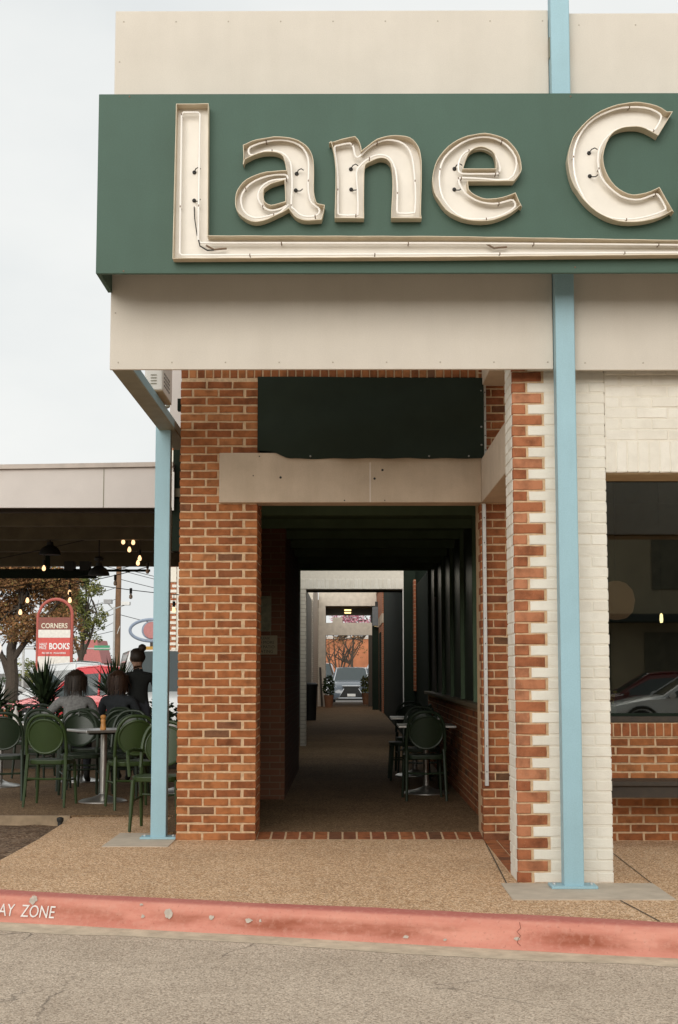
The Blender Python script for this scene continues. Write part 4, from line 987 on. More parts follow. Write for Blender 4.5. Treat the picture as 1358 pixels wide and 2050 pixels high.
dup_chair(ch0, -2.86, 16.0, R(196), 'dark bistro chair facing us just left of the pepper mill table', CHAIRD)
dup_chair(ch0, -3.62, 15.75, R(8), 'dark green bistro chair at the left picture edge, seen from behind', CHAIRD)
dup_chair(ch0, -3.42, 17.0, R(-8), 'dark chair behind the nearest green chair, under the folded napkin', CHAIRD)
dup_chair(ch0, -3.98, 18.9, R(175), 'dark chair by the shrubs at the far left table', CHAIRD)
dup_chair(ch0, -2.95, 17.15, R(-5), 'dark chair that the grey-shirted guest sits on', CHAIRD)
dup_chair(ch0, -2.62, 17.85, R(-12), 'dark chair that the second seated guest sits on', CHAIRD)
dup_chair(ch0, -2.55, 16.75, R(12), 'empty dark chair right of the seated guests', CHAIRD)
# passage chairs
dup_chair(ch0, 0.80, 15.55, R(3), 'dark chair with its back to us at the passage table', CHAIRD, 0.03)
dup_chair(ch0, 0.74, 18.3, R(92), 'dark chair side-on deeper in the passage', CHAIRD, 0.03)
dup_chair(ch0, 0.84, 16.9, R(178), 'dark chair facing us behind the passage table', CHAIRD, 0.03)
dup_chair(ch0, 0.86, 19.6, R(182), 'farthest dark chair along the passage wall', CHAIRD, 0.03)

# ---- pedestal tables
def make_table(label, loc, rz=0, w=0.60):
    t = thing('pedestal_table', label, 'table', loc, rz, group='steel pedestal tables')
    MB().box(-w / 2, -w / 2, 0.715, w / 2, w / 2, 0.742).build('table_top', STEEL, t, bevel=0.006)
    MB().tube([(0, 0, 0.05), (0, 0, 0.71)], 0.033, 16).build('pole', STEEL, t, smooth=True)
    MB().lathe([(0.25, 0.0), (0.25, 0.012), (0.22, 0.026), (0.12, 0.045), (0.05, 0.07), (0.036, 0.085)], 32).build('base', STEEL, t, smooth=True)
    for sx in (-1, 1):
        MB().box(-w * 0.38, -0.02 + sx * w * 0.3, 0.695, w * 0.38, 0.02 + sx * w * 0.3, 0.714).build('top_rail', BLACK, t)
    return t
make_table('square steel pedestal table carrying the pepper mill', (-2.52, 15.42, 0.012), R(30))
make_table('steel table in front of the grey-shirted guest', (-3.25, 18.2, 0.012), R(5), 0.7)
make_table('steel table at the left picture edge with bottles', (-4.05, 17.4, 0.012), R(0), 0.7)
make_table('steel table hidden behind the left blue post', (-1.85, 16.6, 0.012), R(10), 0.7)
make_table('steel table in the dark passage with a bright round base', (0.86, 16.25, 0.03), R(0), 0.62)
make_table('second table farther along the passage wall', (0.86, 18.95, 0.03), R(0), 0.62)
# things on the tables
pm = thing('pepper_mill', 'orange-brown wooden pepper mill standing on the steel table', 'pepper mill', (-2.51, 15.30, 0.754))
WD = simple('mill_wood', (0.46, 0.21, 0.055), 0.45, 0.15, 20)
MB().lathe([(0.030, 0.0), (0.032, 0.015), (0.026, 0.04), (0.023, 0.07), (0.027, 0.095), (0.024, 0.105)], 20).build('mill_body', WD, pm, smooth=True)
MB().lathe([(0.018, 0.106), (0.028, 0.118), (0.030, 0.132), (0.022, 0.147), (0.007, 0.152)], 20).build('mill_head', WD, pm, smooth=True)
def bottle(name, label, loc, h, r, mat, cat):
    t = thing(name, label, cat, loc)
    MB().lathe([(r, 0), (r, h * 0.55), (r * 0.8, h * 0.66), (r * 0.36, h * 0.78), (r * 0.34, h * 0.92)], 16).build('body', mat, t, smooth=True)
    MB().lathe([(r * 0.42, h * 0.92), (r * 0.42, h)], 12).build('cap', WHITEP, t)
    return t
bottle('sauce_bottle', 'amber sauce bottle on the far left table', (-3.98, 17.25, 0.754), 0.17, 0.03, simple('amber', (0.35, 0.13, 0.03), 0.3), 'bottle')
bottle('squeeze_bottle', 'white squeeze bottle on the far left table', (-3.86, 17.3, 0.754), 0.19, 0.034, WHITEP, 'bottle')
gl = thing('drinking_glass', 'clear water glass by the hand of the grey-shirted guest', 'glass', (-3.55, 18.0, 0.754))
MB().lathe([(0.03, 0.0), (0.038, 0.12), (0.036, 0.12), (0.028, 0.008)], 16).build('tumbler', CLEAR, gl, smooth=True)
pl = thing('plate', 'white plate on the table at the left picture edge', 'plate', (-4.16, 17.2, 0.754))
MB().lathe([(0.06, 0), (0.11, 0.012), (0.115, 0.018), (0.07, 0.006)], 24).build('dish', WHITEP, pl, smooth=True)
np_ = thing('napkin', 'folded white napkin on the table left of the green chair', 'napkin', (-3.88, 17.12, 0.755))
MB().box(-0.11, -0.03, 0, 0.11, 0.03, 0.012).build('folded_cloth', WHITEP, np_, bevel=0.004)
wh = thing('wood_bench', 'dark wooden bench under the shop window', 'bench', (2.0, 11.55, 0))
for k in range(3): MB().box(-0.1, k * 0.135, 0.47, 1.6, k * 0.135 + 0.12, 0.505).build('seat_plank', WOODD, wh, bevel=0.004)
for x in (0.95, 1.45):
    MB().box(x, 0.02, 0.0, x + 0.06, 0.08, 0.469).build('leg', WOODD, wh); MB().box(x, 0.30, 0.0, x + 0.06, 0.36, 0.469).build('leg', WOODD, wh)
MB().box(-0.05, 0.03, 0.38, 1.55, 0.055, 0.468).build('apron', WOODD, wh)
# things inside the shop window
gb = thing('globe_lamp', 'pale globe pendant lamp hanging behind the shop window', 'lamp', (2.36, 12.95, 1.97))
MB().lathe([(0.02, -0.17), (0.09, -0.155), (0.145, -0.10), (0.165, 0.0), (0.145, 0.09), (0.09, 0.15), (0.03, 0.17)], 28).build('globe', emit('globe_paper', (0.50, 0.25, 0.15), 0.10), gb, smooth=True)
MB().tube([(0, 0, 0.17), (0, 0, 1.25)], 0.006, 6).build('cord', BLACK, gb)
fb = thing('filament_bulb', 'small glowing filament bulb deep inside the shop window', 'lamp', (3.02, 14.2, 1.86))
MB().lathe([(0.012, -0.045), (0.017, -0.02), (0.014, 0.03), (0.006, 0.045)], 12).build('bulb', emit('filament', (1.0, 0.75, 0.42), 3), fb, smooth=True)
MB().tube([(0, 0, 0.045), (0, 0, 1.3)], 0.004, 6).build('cord', BLACK, fb)
fl_ = thing('flower_vase', 'small vase with yellow flowers on the shop window ledge', 'vase', (2.20, 12.30, 0.99))
MB().lathe([(0.025, 0.0), (0.03, 0.04), (0.014, 0.08), (0.016, 0.095)], 14).build('vase', simple('vase_green', (0.10, 0.13, 0.05), 0.4), fl_, smooth=True)
YEL = simple('yellow_petal', (0.55, 0.42, 0.04), 0.6)
for (x, y, z) in ((0.0, 0, 0.16), (0.02, 0.01, 0.19), (-0.02, 0, 0.135)):
    f = MB().lathe([(0.006, -0.012), (0.018, -0.004), (0.016, 0.008), (0.005, 0.012)], 8, (x, y, z)).tube([(x, y, z - 0.01), (0, 0, 0.09)], 0.002, 5)
    f.build('flower', YEL, fl_)
# ================================================================== PATIO CANOPY
pc = thing('patio_canopy', 'pale grey fascia and dark beamed roof of the open patio on the left', 'canopy')
fz = MB().prism([(-6.0, 2.908), (-1.665, 2.908), (-1.665, 3.30), (-6.0, 3.235)], lambda p: (p[0], 14.0, p[1]), lambda p: (p[0], 14.06, p[1]))
fz.build('fascia_board', GREYP, pc)
MB().prism([(-6.0, 3.237), (-1.665, 3.302), (-1.665, 3.345), (-6.0, 3.28)], lambda p: (p[0], 13.96, p[1]), lambda p: (p[0], 14.08, p[1])).build('drip_edge', simple('drip_edge_tan', (0.46, 0.40, 0.35), 0.6), pc)
MB().box(-2.335, 13.9965, 2.91, -2.327, 14.0, 3.28).build('panel_seam', OLIVE, pc)
MB().box(-1.672, 13.99, 2.88, -1.655, 14.0, 3.25).build('corner_trim', WHITEP, pc)
MB().box(-6.0, 14.061, 3.02, -1.41, 21.0, 3.1).build('roof_deck', simple('deck_board', (0.10, 0.085, 0.05), 0.8), pc)
BEAM = simple('patio_beam', (0.14, 0.12, 0.075), 0.7, 0.2, 6)
for (y, z) in ((14.3, 2.90), (15.4, 2.87), (16.9, 2.86), (18.6, 2.86), (20.7, 2.82)):
    MB().box(-6.0, y, z, -1.42, y + 0.14, 3.018).build('beam', BEAM if y > 15 else WOODD, pc)
MB().box(-1.68, 14.1, 2.5, -1.42, 14.3, 3.6).build('corner_post', DARK, pc)
MB().box(-6.2, 19.0, 2.545, -3.25, 19.1, 2.665).build('hung_beam', DARK, pc)
MB().box(-3.25, 19.03, 2.63, -2.55, 19.06, 2.66).build('hung_bar', DARK, pc)
for x in (-3.65, -3.45): MB().box(x, 18.95, 2.64, x + 0.12, 19.15, 2.76).build('speaker_box', BLACK, pc)
for x in (-5.9, -3.9): MB().box(x, 18.98, 2.66, x + 0.05, 19.05, 3.02).build('hanger', DARK, pc)
MB().box(-6.0, 20.9, 0.012, -5.85, 21.05, 3.02).build('post', DARK, pc)
MB().box(-6.0, 14.07, 0.012, -5.85, 14.2, 3.02).build('post', DARK, pc)
for y in (12.66,):
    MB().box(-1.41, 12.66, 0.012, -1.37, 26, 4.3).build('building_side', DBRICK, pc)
# pendant dome lamps
def dome(label, loc):
    t = thing('dome_lamp', label, 'lamp', loc, group='dark dome lamps under the patio roof')
    MB().lathe([(0.125, -0.05), (0.12, -0.02), (0.09, 0.03), (0.04, 0.06), (0.035, 0.10)], 24).build('shade', BLACK, t, smooth=True)
    MB().tube([(0, 0, 0.1), (0, 0, 3.02 - loc[2])], 0.008, 6).build('stem', BLACK, t)
    MB().lathe([(0.05, 0.12), (0.055, 0.15), (0.03, 0.17)], 16).build('canopy_cap', BLACK, t, smooth=True)
dome('dark dome lamp under the patio roof, left one', (-3.44, 17, 2.74))
dome('dark dome lamp hanging lowest in front of the bright sky gap', (-2.87, 17, 2.50))
# string lights
BULB = emit('bulb_lit', (1.0, 0.60, 0.30), 1.1)
BULB0 = simple('bulb_unlit', (0.55, 0.45, 0.36), 0.2)
def cat_pts(a, b, sag, n=16):
    a, b = Vector(a), Vector(b)
    return [a.lerp(b, i / n) - Vector((0, 0, sag * 4 * (i / n) * (1 - i / n))) for i in range(n + 1)]
def string(label, a, b, sag, drops):
    t = thing('string_light', label, 'string light', group='string lights under the patio roof')
    P = cat_pts(a, b, sag); MB().tube(P, 0.005, 5).build('cable', BLACK, t)
    for (x, y, z, lit) in drops:
        k = min(P, key=lambda p: abs(p.x - x)); top = k.z if k.z > z + 0.03 else z + 0.12
        so = MB().tube([(x, k.y, top), (x, y, z + 0.05)], 0.004, 5).tube([(x, y, z + 0.10), (x, y, z + 0.035)], 0.016, 8).build('socket', BLACK, t)
        MB().lathe([(0.008, 0.035), (0.019, 0.012), (0.022, -0.006), (0.016, -0.022), (0.004, -0.028)], 10, (x, y, z)).build('bulb', BULB if lit else BULB0, so, smooth=True)
string('low string of small bulbs crossing in front of the red sign', (-4.4, 17, 2.20), (-2.30, 17.0, 2.55), 0.06, [(-3.768, 17, 2.024, 1), (-3.199, 17, 2.162, 1), (-2.678, 17, 2.36, 0)])
string('upper string of small bulbs crossing the brown tree', (-4.4, 17.3, 2.30), (-2.30, 17.3, 2.64), 0.05, [(-3.754, 17.3, 2.174, 1), (-3.259, 17.3, 2.266, 1)])
string('string with one lit bulb against the dark hung beam', (-4.4, 17, 2.58), (-2.7, 17, 2.95), 0.02, [(-3.507, 17, 2.532, 1)])
string('short string with a cluster of five lit bulbs beside the blue post', (-2.75, 17, 3.0), (-2.2, 17, 2.98), 0.05, [(-2.593, 17, 2.839, 1), (-2.477, 17.0, 2.833, 1), (-2.528, 17.05, 2.752, 1), (-2.399, 17, 2.647, 1), (-2.433, 17.1, 2.601, 1)])
string('string with unlit bulbs sloping down behind the blue post', (-3.3, 17.2, 2.42), (-1.7, 17.2, 2.22), 0.03, [(-2.525, 17.2, 2.215, 0), (-2.333, 17.2, 2.51, 0), (-2.02, 17.2, 2.06, 1)])

# ================================================================== PEOPLE
SKIN = simple('skin', (0.38, 0.22, 0.15), 0.6, 0.05, 10)
def person(label, joints, loc, rz, mats, assign, hair):
    """joints: name -> (pos, radius, parent); one skinned surface"""
    t = thing('person', label, 'person', loc, rz)
    names = list(joints); idx = {k: i for i, k in enumerate(names)}
    me = bpy.data.meshes.new('body')
    me.from_pydata([joints[k][0] for k in names], [(idx[k], idx[joints[k][2]]) for k in names if joints[k][2]], [])
    o = bpy.data.objects.new('body_cage', me); COL.objects.link(o)
    sk = o.modifiers.new('skin', 'SKIN'); sk.use_smooth_shade = True
    sv = me.skin_vertices[0].data
    for k in names:
        r_ = joints[k][1]; sv[idx[k]].radius = (r_, r_) if not isinstance(r_, tuple) else r_
        sv[idx[k]].use_root = (k == 'pelvis')
    ss = o.modifiers.new('sub', 'SUBSURF'); ss.levels = 2; ss.render_levels = 2
    dg = bpy.context.evaluated_depsgraph_get()
    m2 = bpy.data.meshes.new_from_object(o.evaluated_get(dg)); m2.name = 'body'
    bpy.data.objects.remove(o)
    m2.materials.clear()
    for m in mats: m2.materials.append(m)
    for p in m2.polygons:
        c = p.center
        k = min(names, key=lambda q: (Vector(joints[q][0]) - c).length - (joints[q][1] if not isinstance(joints[q][1], tuple) else joints[q][1][0]))
        p.material_index = assign(k, c); p.use_smooth = True
    b = link('body', m2, t)
    for hb, hm in hair: hb.build('hair', hm, t, smooth=True, angle=80)
    return t
def hand(j, side, wrist, d, up=Vector((0, 0, 1))):
    """five fingers from the wrist along d, slightly curled"""
    w_ = Vector(wrist); d = Vector(d).normalized(); s_ = d.cross(up).normalized(); n = s_.cross(d)
    P = side + '_palm'
    j[P] = (tuple(w_ + d * 0.06), 0.026, side + '_wrist')
    for k, (o, L) in enumerate(((-0.03, 0.065), (-0.01, 0.078), (0.01, 0.072), (0.03, 0.055))):
        a = w_ + d * 0.095 + s_ * o
        j['%s_f%da' % (side, k)] = (tuple(a), 0.0095, P)
        j['%s_f%db' % (side, k)] = (tuple(a + d * L * 0.5 - n * 0.008), 0.009, '%s_f%da' % (side, k))
        j['%s_f%dc' % (side, k)] = (tuple(a + d * L * 0.85 - n * 0.03), 0.0075, '%s_f%db' % (side, k))
    th = 1 if side == 'l' else -1
    a = w_ + d * 0.05 + s_ * 0.04 * th
    j[side + '_t1'] = (tuple(a), 0.011, P)
    j[side + '_t2'] = (tuple(a + d * 0.04 + s_ * 0.018 * th - n * 0.01), 0.009, side + '_t1')
def head(j, base, face):
    """neck, skull, jaw, nose: face is the horizontal direction the head looks"""
    b = Vector(base); f = Vector(face).normalized()
    j['neck'] = (tuple(b), 0.055, 'chest')
    j['neck2'] = (tuple(b + Vector((0, 0, 0.07)) + f * 0.01), 0.050, 'neck')
    j['jaw'] = (tuple(b + Vector((0, 0, 0.115)) + f * 0.035), 0.066, 'neck2')
    j['skull'] = (tuple(b + Vector((0, 0, 0.195)) + f * 0.02), 0.085, 'jaw')
    j['crown'] = (tuple(b + Vector((0, 0, 0.235)) + f * 0.01), 0.060, 'skull')
    j['nose'] = (tuple(b + Vector((0, 0, 0.155)) + f * 0.115), 0.014, 'jaw')
    return b + Vector((0, 0, 0.19)) + f * 0.02
def hair_cap(c, face, r, low, bun=None, mess=0.012, seed=1):
    rn_ = random.Random(seed); mb = MB(); f = Vector(face).normalized(); n, m_ = 18, 10
    if low > 0:                                       # loose locks hanging over the cap
        for _ in range(420):
            a = rn_.uniform(0, 6.283); th = rn_.uniform(0.05, 1.5)
            d = Vector((math.sin(th) * math.cos(a), math.sin(th) * math.sin(a), math.cos(th)))
            if d.dot(f) > 0.45 and d.z < 0.5: continue
            o2 = Vector((d.x, d.y, 0)); o2 = o2.normalized() if o2.length > 1e-3 else Vector((1, 0, 0))
            L_ = rn_.uniform(0.08, 0.12 + low); s_ = Vector((-o2.y, o2.x, 0)) * rn_.uniform(0.004, 0.009)
            p0 = c + d * r * 1.0; p1 = c + (o2 * 0.95 + Vector((0, 0, d.z * 0.3))) * r * rn_.uniform(1.02, 1.34)
            p2 = p1 + o2 * rn_.uniform(-0.015, 0.03) + Vector((rn_.gauss(0, .012), rn_.gauss(0, .012), -L_))
            mb.quad([p0 - s_, p0 + s_, p1 + s_, p1 - s_]); mb.quad([p1 - s_, p1 + s_, p2 + s_ * 0.3, p2 - s_ * 0.3])
    base = len(mb.v)
    for i in range(m_ + 1):
        th = math.pi * (0.02 + 0.70 * i / m_)
        for k in range(n):
            a = 2 * math.pi * k / n
            d = Vector((math.sin(th) * math.cos(a), math.sin(th) * math.sin(a), math.cos(th)))
            front = max(0, d.dot(f))
            rr = r * (1 - 0.22 * front * (1 if d.z < 0.45 else 0)) + rn_.uniform(-mess, mess)
            p = c + d * rr
            if th > math.pi / 2 and front < 0.4: p.z -= low * (th / math.pi - 0.5) * 2.4
            mb.v.append(tuple(p))
    for i in range(m_):
        for k in range(n):
            q = (k + 1) % n
            mb.f.append((base + i * n + k, base + i * n + q, base + (i + 1) * n + q, base + (i + 1) * n + k)); mb.m.append(0)
    mb.f.append(tuple(base + k for k in range(n))); mb.m.append(0)
    if bun is not None:
        mb.lathe([(0.012, -0.05), (0.042, -0.03), (0.052, 0.0), (0.042, 0.032), (0.012, 0.05)], 14, bun)
    return mb
def seated(lean=0.03, larm=None, rarm=None):
    j = {}
    j['pelvis'] = ((0, 0, 0.55), (0.15, 0.12), None)
    j['waist'] = ((0, 0.02, 0.70), (0.145, 0.11), 'pelvis')
    j['ribs'] = ((0, 0.02 + lean, 0.86), (0.16, 0.115), 'waist')
    j['chest'] = ((0, 0.03 + lean, 0.98), (0.13, 0.09), 'ribs')
    for s_, k, arm in ((-1, 'l', larm), (1, 'r', rarm)):
        arm = arm or ((s_ * 0.25, 0.14, 0.80), (s_ * 0.20, 0.36, 0.79))
        j[k + '_shoulder'] = ((s_ * 0.175, 0.03 + lean, 1.0), 0.066, 'chest')
        j[k + '_elbow'] = (arm[0], 0.048, k + '_shoulder')
        j[k + '_wrist'] = (arm[1], 0.030, k + '_elbow')
        hand(j, k, arm[1], Vector(arm[1]) - Vector(arm[0]))
        j[k + '_hip'] = ((s_ * 0.10, 0.06, 0.53), 0.092, 'pelvis')
        j[k + '_knee'] = ((s_ * 0.12, 0.46, 0.52), 0.062, k + '_hip')
        j[k + '_calf'] = ((s_ * 0.12, 0.48, 0.32), 0.055, k + '_knee')
        j[k + '_ankle'] = ((s_ * 0.12, 0.46, 0.09), 0.038, k + '_calf')
        j[k + '_toe'] = ((s_ * 0.13, 0.60, 0.04), 0.036, k + '_ankle')
    return j
GREYSHIRT = simple('grey_shirt', (0.20, 0.20, 0.195), 0.9, 0.3, 40)
NAVY = simple('navy_top', (0.03, 0.035, 0.04), 0.9, 0.25, 20)
JEANS = simple('dark_trousers', (0.04, 0.045, 0.055), 0.9, 0.2, 15)
BLKT = simple('black_tee', (0.012, 0.014, 0.013), 0.9, 0.2, 15)
HAIRB = simple('dark_brown_hair', (0.030, 0.018, 0.010), 0.6, 0.5, 60)
HAIRR = simple('auburn_hair', (0.06, 0.028, 0.014), 0.6, 0.5, 60)
def asg(k, c):
    if k in ('neck2', 'jaw', 'skull', 'crown', 'nose') or 'wrist' in k or 'palm' in k or '_f' in k or '_t1' in k or '_t2' in k: return 1
    if 'elbow' in k: return 0
    if k.endswith(('hip', 'knee', 'calf')) or k == 'pelvis': return 2
    if 'ankle' in k or 'toe' in k: return 3
    return 0
j = seated(0.05, larm=((-0.33, 0.16, 0.84), (-0.50, 0.34, 0.80)))
hc = head(j, (0.0, 0.11, 1.07), (-0.1, 1, 0))
person('seated guest in a grey top with dark hair, left arm reaching over the table', j, (-3.20, 17.45, 0.0), R(6), [GREYSHIRT, SKIN, JEANS, BLACK], asg, [(hair_cap(hc, (-0.1, 1, 0), 0.108, 0.14, seed=4), HAIRB)])
j = seated(0.02)
hc = head(j, (0.0, 0.08, 1.07), (-0.9, 0.6, 0))
person('seated guest in dark clothes with auburn hair, turned to the neighbour', j, (-2.80, 18.05, 0.0), R(-8), [NAVY, SKIN, JEANS, BLACK], asg, [(hair_cap(hc, (-0.9, 0.6, 0), 0.105, 0.13, seed=9), HAIRR)])
# standing server with a hair bun
j = {}
j['pelvis'] = ((0, 0, 0.88), (0.145, 0.105), None)
j['waist'] = ((0, 0.0, 1.02), (0.13, 0.095), 'pelvis')
j['ribs'] = ((0, 0.0, 1.17), (0.15, 0.105), 'waist')
j['chest'] = ((0, 0.0, 1.27), (0.125, 0.085), 'ribs')
for s_, k in ((-1, 'l'), (1, 'r')):
    j[k + '_shoulder'] = ((s_ * 0.18, 0, 1.28), 0.064, 'chest')
    j[k + '_elbow'] = ((s_ * 0.27, -0.02, 1.04), 0.045, k + '_shoulder')
    j[k + '_wrist'] = ((s_ * 0.32, 0.05, 0.85), 0.028, k + '_elbow')
    hand(j, k, (s_ * 0.32, 0.05, 0.85), (s_ * 0.05, 0.6, -0.8), Vector((0, 1, 0.4)))
    j[k + '_hip'] = ((s_ * 0.09, 0, 0.80), 0.095, 'pelvis')
    j[k + '_knee'] = ((s_ * 0.10, 0.02, 0.47), 0.062, k + '_hip')
    j[k + '_calf'] = ((s_ * 0.10, -0.01, 0.30), 0.056, k + '_knee')
    j[k + '_ankle'] = ((s_ * 0.10, -0.02, 0.08), 0.038, k + '_calf')
    j[k + '_toe'] = ((s_ * 0.11, 0.13, 0.035), 0.036, k + '_ankle')
hc = head(j, (0, 0.02, 1.34), (-0.8, 0.6, 0))
def asg2(k, c):
    if 'elbow' in k: return 1 if c.z < 1.10 else 0
    return asg(k, c)
person('standing server in a black tee with hair in a bun, beside the blue post', j, (-2.58, 18.3, 0.0), R(12), [BLKT, SKIN, JEANS, BLACK], asg2, [(hair_cap(hc, (-0.8, 0.6, 0), 0.105, 0.0, bun=(hc.x + 0.06, hc.y - 0.04, hc.z + 0.105), mess=0.003, seed=2), HAIRB)])

# ================================================================== PLANTING ROUND THE PATIO
LEAFD = brick_mat('leaf_dark', [(0, (0.02, 0.035, 0.015)), (0.5, (0.04, 0.07, 0.03)), (1, (0.07, 0.11, 0.045))], True, grime=0.2, pale=0.0)
LEAFG = brick_mat('leaf_green', [(0, (0.08, 0.10, 0.03)), (0.5, (0.16, 0.18, 0.05)), (1, (0.28, 0.26, 0.09))], True, grime=0.2, pale=0.0)
LEAFR = brick_mat('leaf_russet', [(0, (0.13, 0.07, 0.035)), (0.4, (0.24, 0.125, 0.055)), (0.75, (0.36, 0.18, 0.075)), (1, (0.22, 0.20, 0.07))], True, grime=0.2, pale=0.0)
LEAFP = brick_mat('petal_pink', [(0, (0.45, 0.12, 0.2)), (0.6, (0.62, 0.25, 0.33)), (1, (0.75, 0.5, 0.5))], True, grime=0.1, pale=0.0)
BARK = simple('bark', (0.065, 0.05, 0.037), 0.95, 0.3, 30, bscale=40, bst=0.8)
TERRA = simple('terracotta', (0.26, 0.12, 0.06), 0.8, 0.15, 8)
def leaves(mb, rn_, c, rad, n, size, asp=0.5):
    for _ in range(n):
        while True:
            d = Vector((rn_.uniform(-1, 1), rn_.uniform(-1, 1), rn_.uniform(-1, 1)))
            if 0.15 < d.length < 1: break
        p = Vector((c[0] + d.x * rad[0], c[1] + d.y * rad[1], c[2] + d.z * rad[2]))
        u = Vector((rn_.gauss(0, 1), rn_.gauss(0, 1), rn_.gauss(0, 0.7))).normalized()
        w_ = u.cross(Vector((rn_.gauss(0, 1), rn_.gauss(0, 1), rn_.gauss(0, 1)))).normalized()
        s_ = size * rn_.uniform(0.6, 1.3)
        mb.quad([p - u * s_, p + w_ * s_ * asp, p + u * s_, p - w_ * s_ * asp])
def yucca(label, loc, h, r, n, seed):
    rn_ = random.Random(seed)
    t = thing('spiky_plant', label, 'plant', loc, group='spiky plants along the patio edge')
    MB().tube([(0, 0, 0.0), (0.02, 0.01, h * 0.5), (0, 0, h * 0.72)], [0.06, 0.05, 0.05], 8).build('stem', BARK, t)
    mb = MB()
    for k in range(n):
        a = rn_.uniform(0, 2 * math.pi); el = rn_.uniform(0.0, 1.45); L = r * rn_.uniform(0.75, 1.15)
        d = Vector((math.cos(a) * math.cos(el), math.sin(a) * math.cos(el), math.sin(el)))
        b0 = Vector((0, 0, h * 0.72 + rn_.uniform(-0.12, 0.05))); s_ = d.cross(Vector((0, 0, 1))).normalized()
        droop = 0.14 * L * max(0, 1 - abs(el) / 1.2)
        p1 = b0 + d * L * 0.5; p2 = b0 + d * L - Vector((0, 0, droop)); w_ = 0.022
        mb.quad([b0 - s_ * w_ * 0.7, b0 + s_ * w_ * 0.7, p1 + s_ * w_, p1 - s_ * w_]); mb.quad([p1 - s_ * w_, p1 + s_ * w_, p2 + s_ * 0.001, p2 - s_ * 0.001])
    lf = mb.build('blades', LEAFD, t); lf['kind'] = 'stuff'
    MB().lathe([(0.22, -0.02), (0.27, 0.36), (0.28, 0.38), (0.24, 0.38), (0.22, 0.2)], 20).build('pot', simple('dark_pot', (0.03, 0.03, 0.028), 0.6), t, smooth=True)
yucca('spiky dark plant in front of the red sign', (-4.30, 21.0, 0.012), 1.30, 0.58, 170, 11)
yucca('spiky dark plant between the red and white cars', (-3.32, 21.2, 0.012), 1.36, 0.58, 170, 12)
yucca('spiky dark plant cut by the left picture edge', (-4.98, 21.0, 0.012), 1.15, 0.45, 100, 13)
def shrub(label, loc, rad, n, seed, mat=None, size=0.05):
    rn_ = random.Random(seed)
    t = thing('shrub', label, 'shrub', loc, group='shrubs along the patio edge')
    mb = MB(); leaves(mb, rn_, (0, 0, rad[2]), rad, n, size)
    f = mb.build('foliage', mat or LEAFD, t); f['kind'] = 'stuff'
    st = MB()
    for k in range(5):
        a = rn_.uniform(0, 6.28); st.tube([(0, 0, 0), (rad[0] * 0.5 * math.cos(a), rad[1] * 0.5 * math.sin(a), rad[2] * 1.2)], [0.015, 0.006], 5)
    st.build('stems', BARK, t)
for i, (x, lab) in enumerate(((-4.75, 'dark low shrub at the left picture edge behind the tables'), (-4.2, 'dark low shrub under the spiky plant by the red sign'), (-3.75, 'dark low shrub behind the grey-shirted guest'), (-3.2, 'dark low shrub below the right spiky plant'), (-2.65, 'dark low shrub behind the server'), (-2.1, 'dark low shrub glimpsed between the blue post and brick pier'))):
    shrub(lab, (x, 20.9 + 0.15 * (i % 2), 0.012), (0.36, 0.28, 0.48), 900, 40 + i)
pb = MB().box(-6.5, 20.55, 0.012, -1.5, 20.66, 0.42)
tag(pb.build('planter_wall', simple('planter_dark', (0.05, 0.042, 0.03), 0.8)), 'low dark planter wall at the back of the patio', 'planter')
# pots at the far portal
def potted(label, loc, r, seed):
    t = thing('potted_plant', label, 'plant', loc, group='potted plants by the far portal')
    MB().lathe([(r * 0.7, 0), (r, 0.42), (r * 1.05, 0.44), (r * 0.9, 0.44)], 18).build('pot', TERRA, t, smooth=True)
    mb = MB(); leaves(mb, random.Random(seed), (0, 0, 0.75), (r * 1.25, r * 1.25, 0.42), 420, 0.06)
    f = mb.build('foliage', LEAFG if seed % 2 else LEAFD, t); f['kind'] = 'stuff'
potted('potted green plant at the left foot of the far portal', (-0.66, 53.6, 0.03), 0.18, 60)
potted('tall potted plant at the right foot of the far portal', (0.76, 58.5, 0.03), 0.19, 61)
tr = thing('trash_bin', 'tall black bin standing beyond the first white portal', 'bin', (-1.0, 39.8, 0.03))
MB().lathe([(0.17, 0.0), (0.20, 0.85), (0.205, 0.9)], 20).build('bin_body', BLACK, tr, smooth=True)
MB().lathe([(0.22, 0.9), (0.22, 0.96), (0.15, 1.0)], 20).build('lid', BLACK, tr, smooth=True)
lb = thing('leaning_board', 'narrow brown board leaning on the left column of the far portal', 'board', (-0.92, 54.7, 0.03), 0)
ob = MB().box(-0.04, -0.03, 0, 0.04, 0.0, 1.45).build('plank', WOODD, lb); ob.rotation_euler = (R(-6), R(-3), 0)
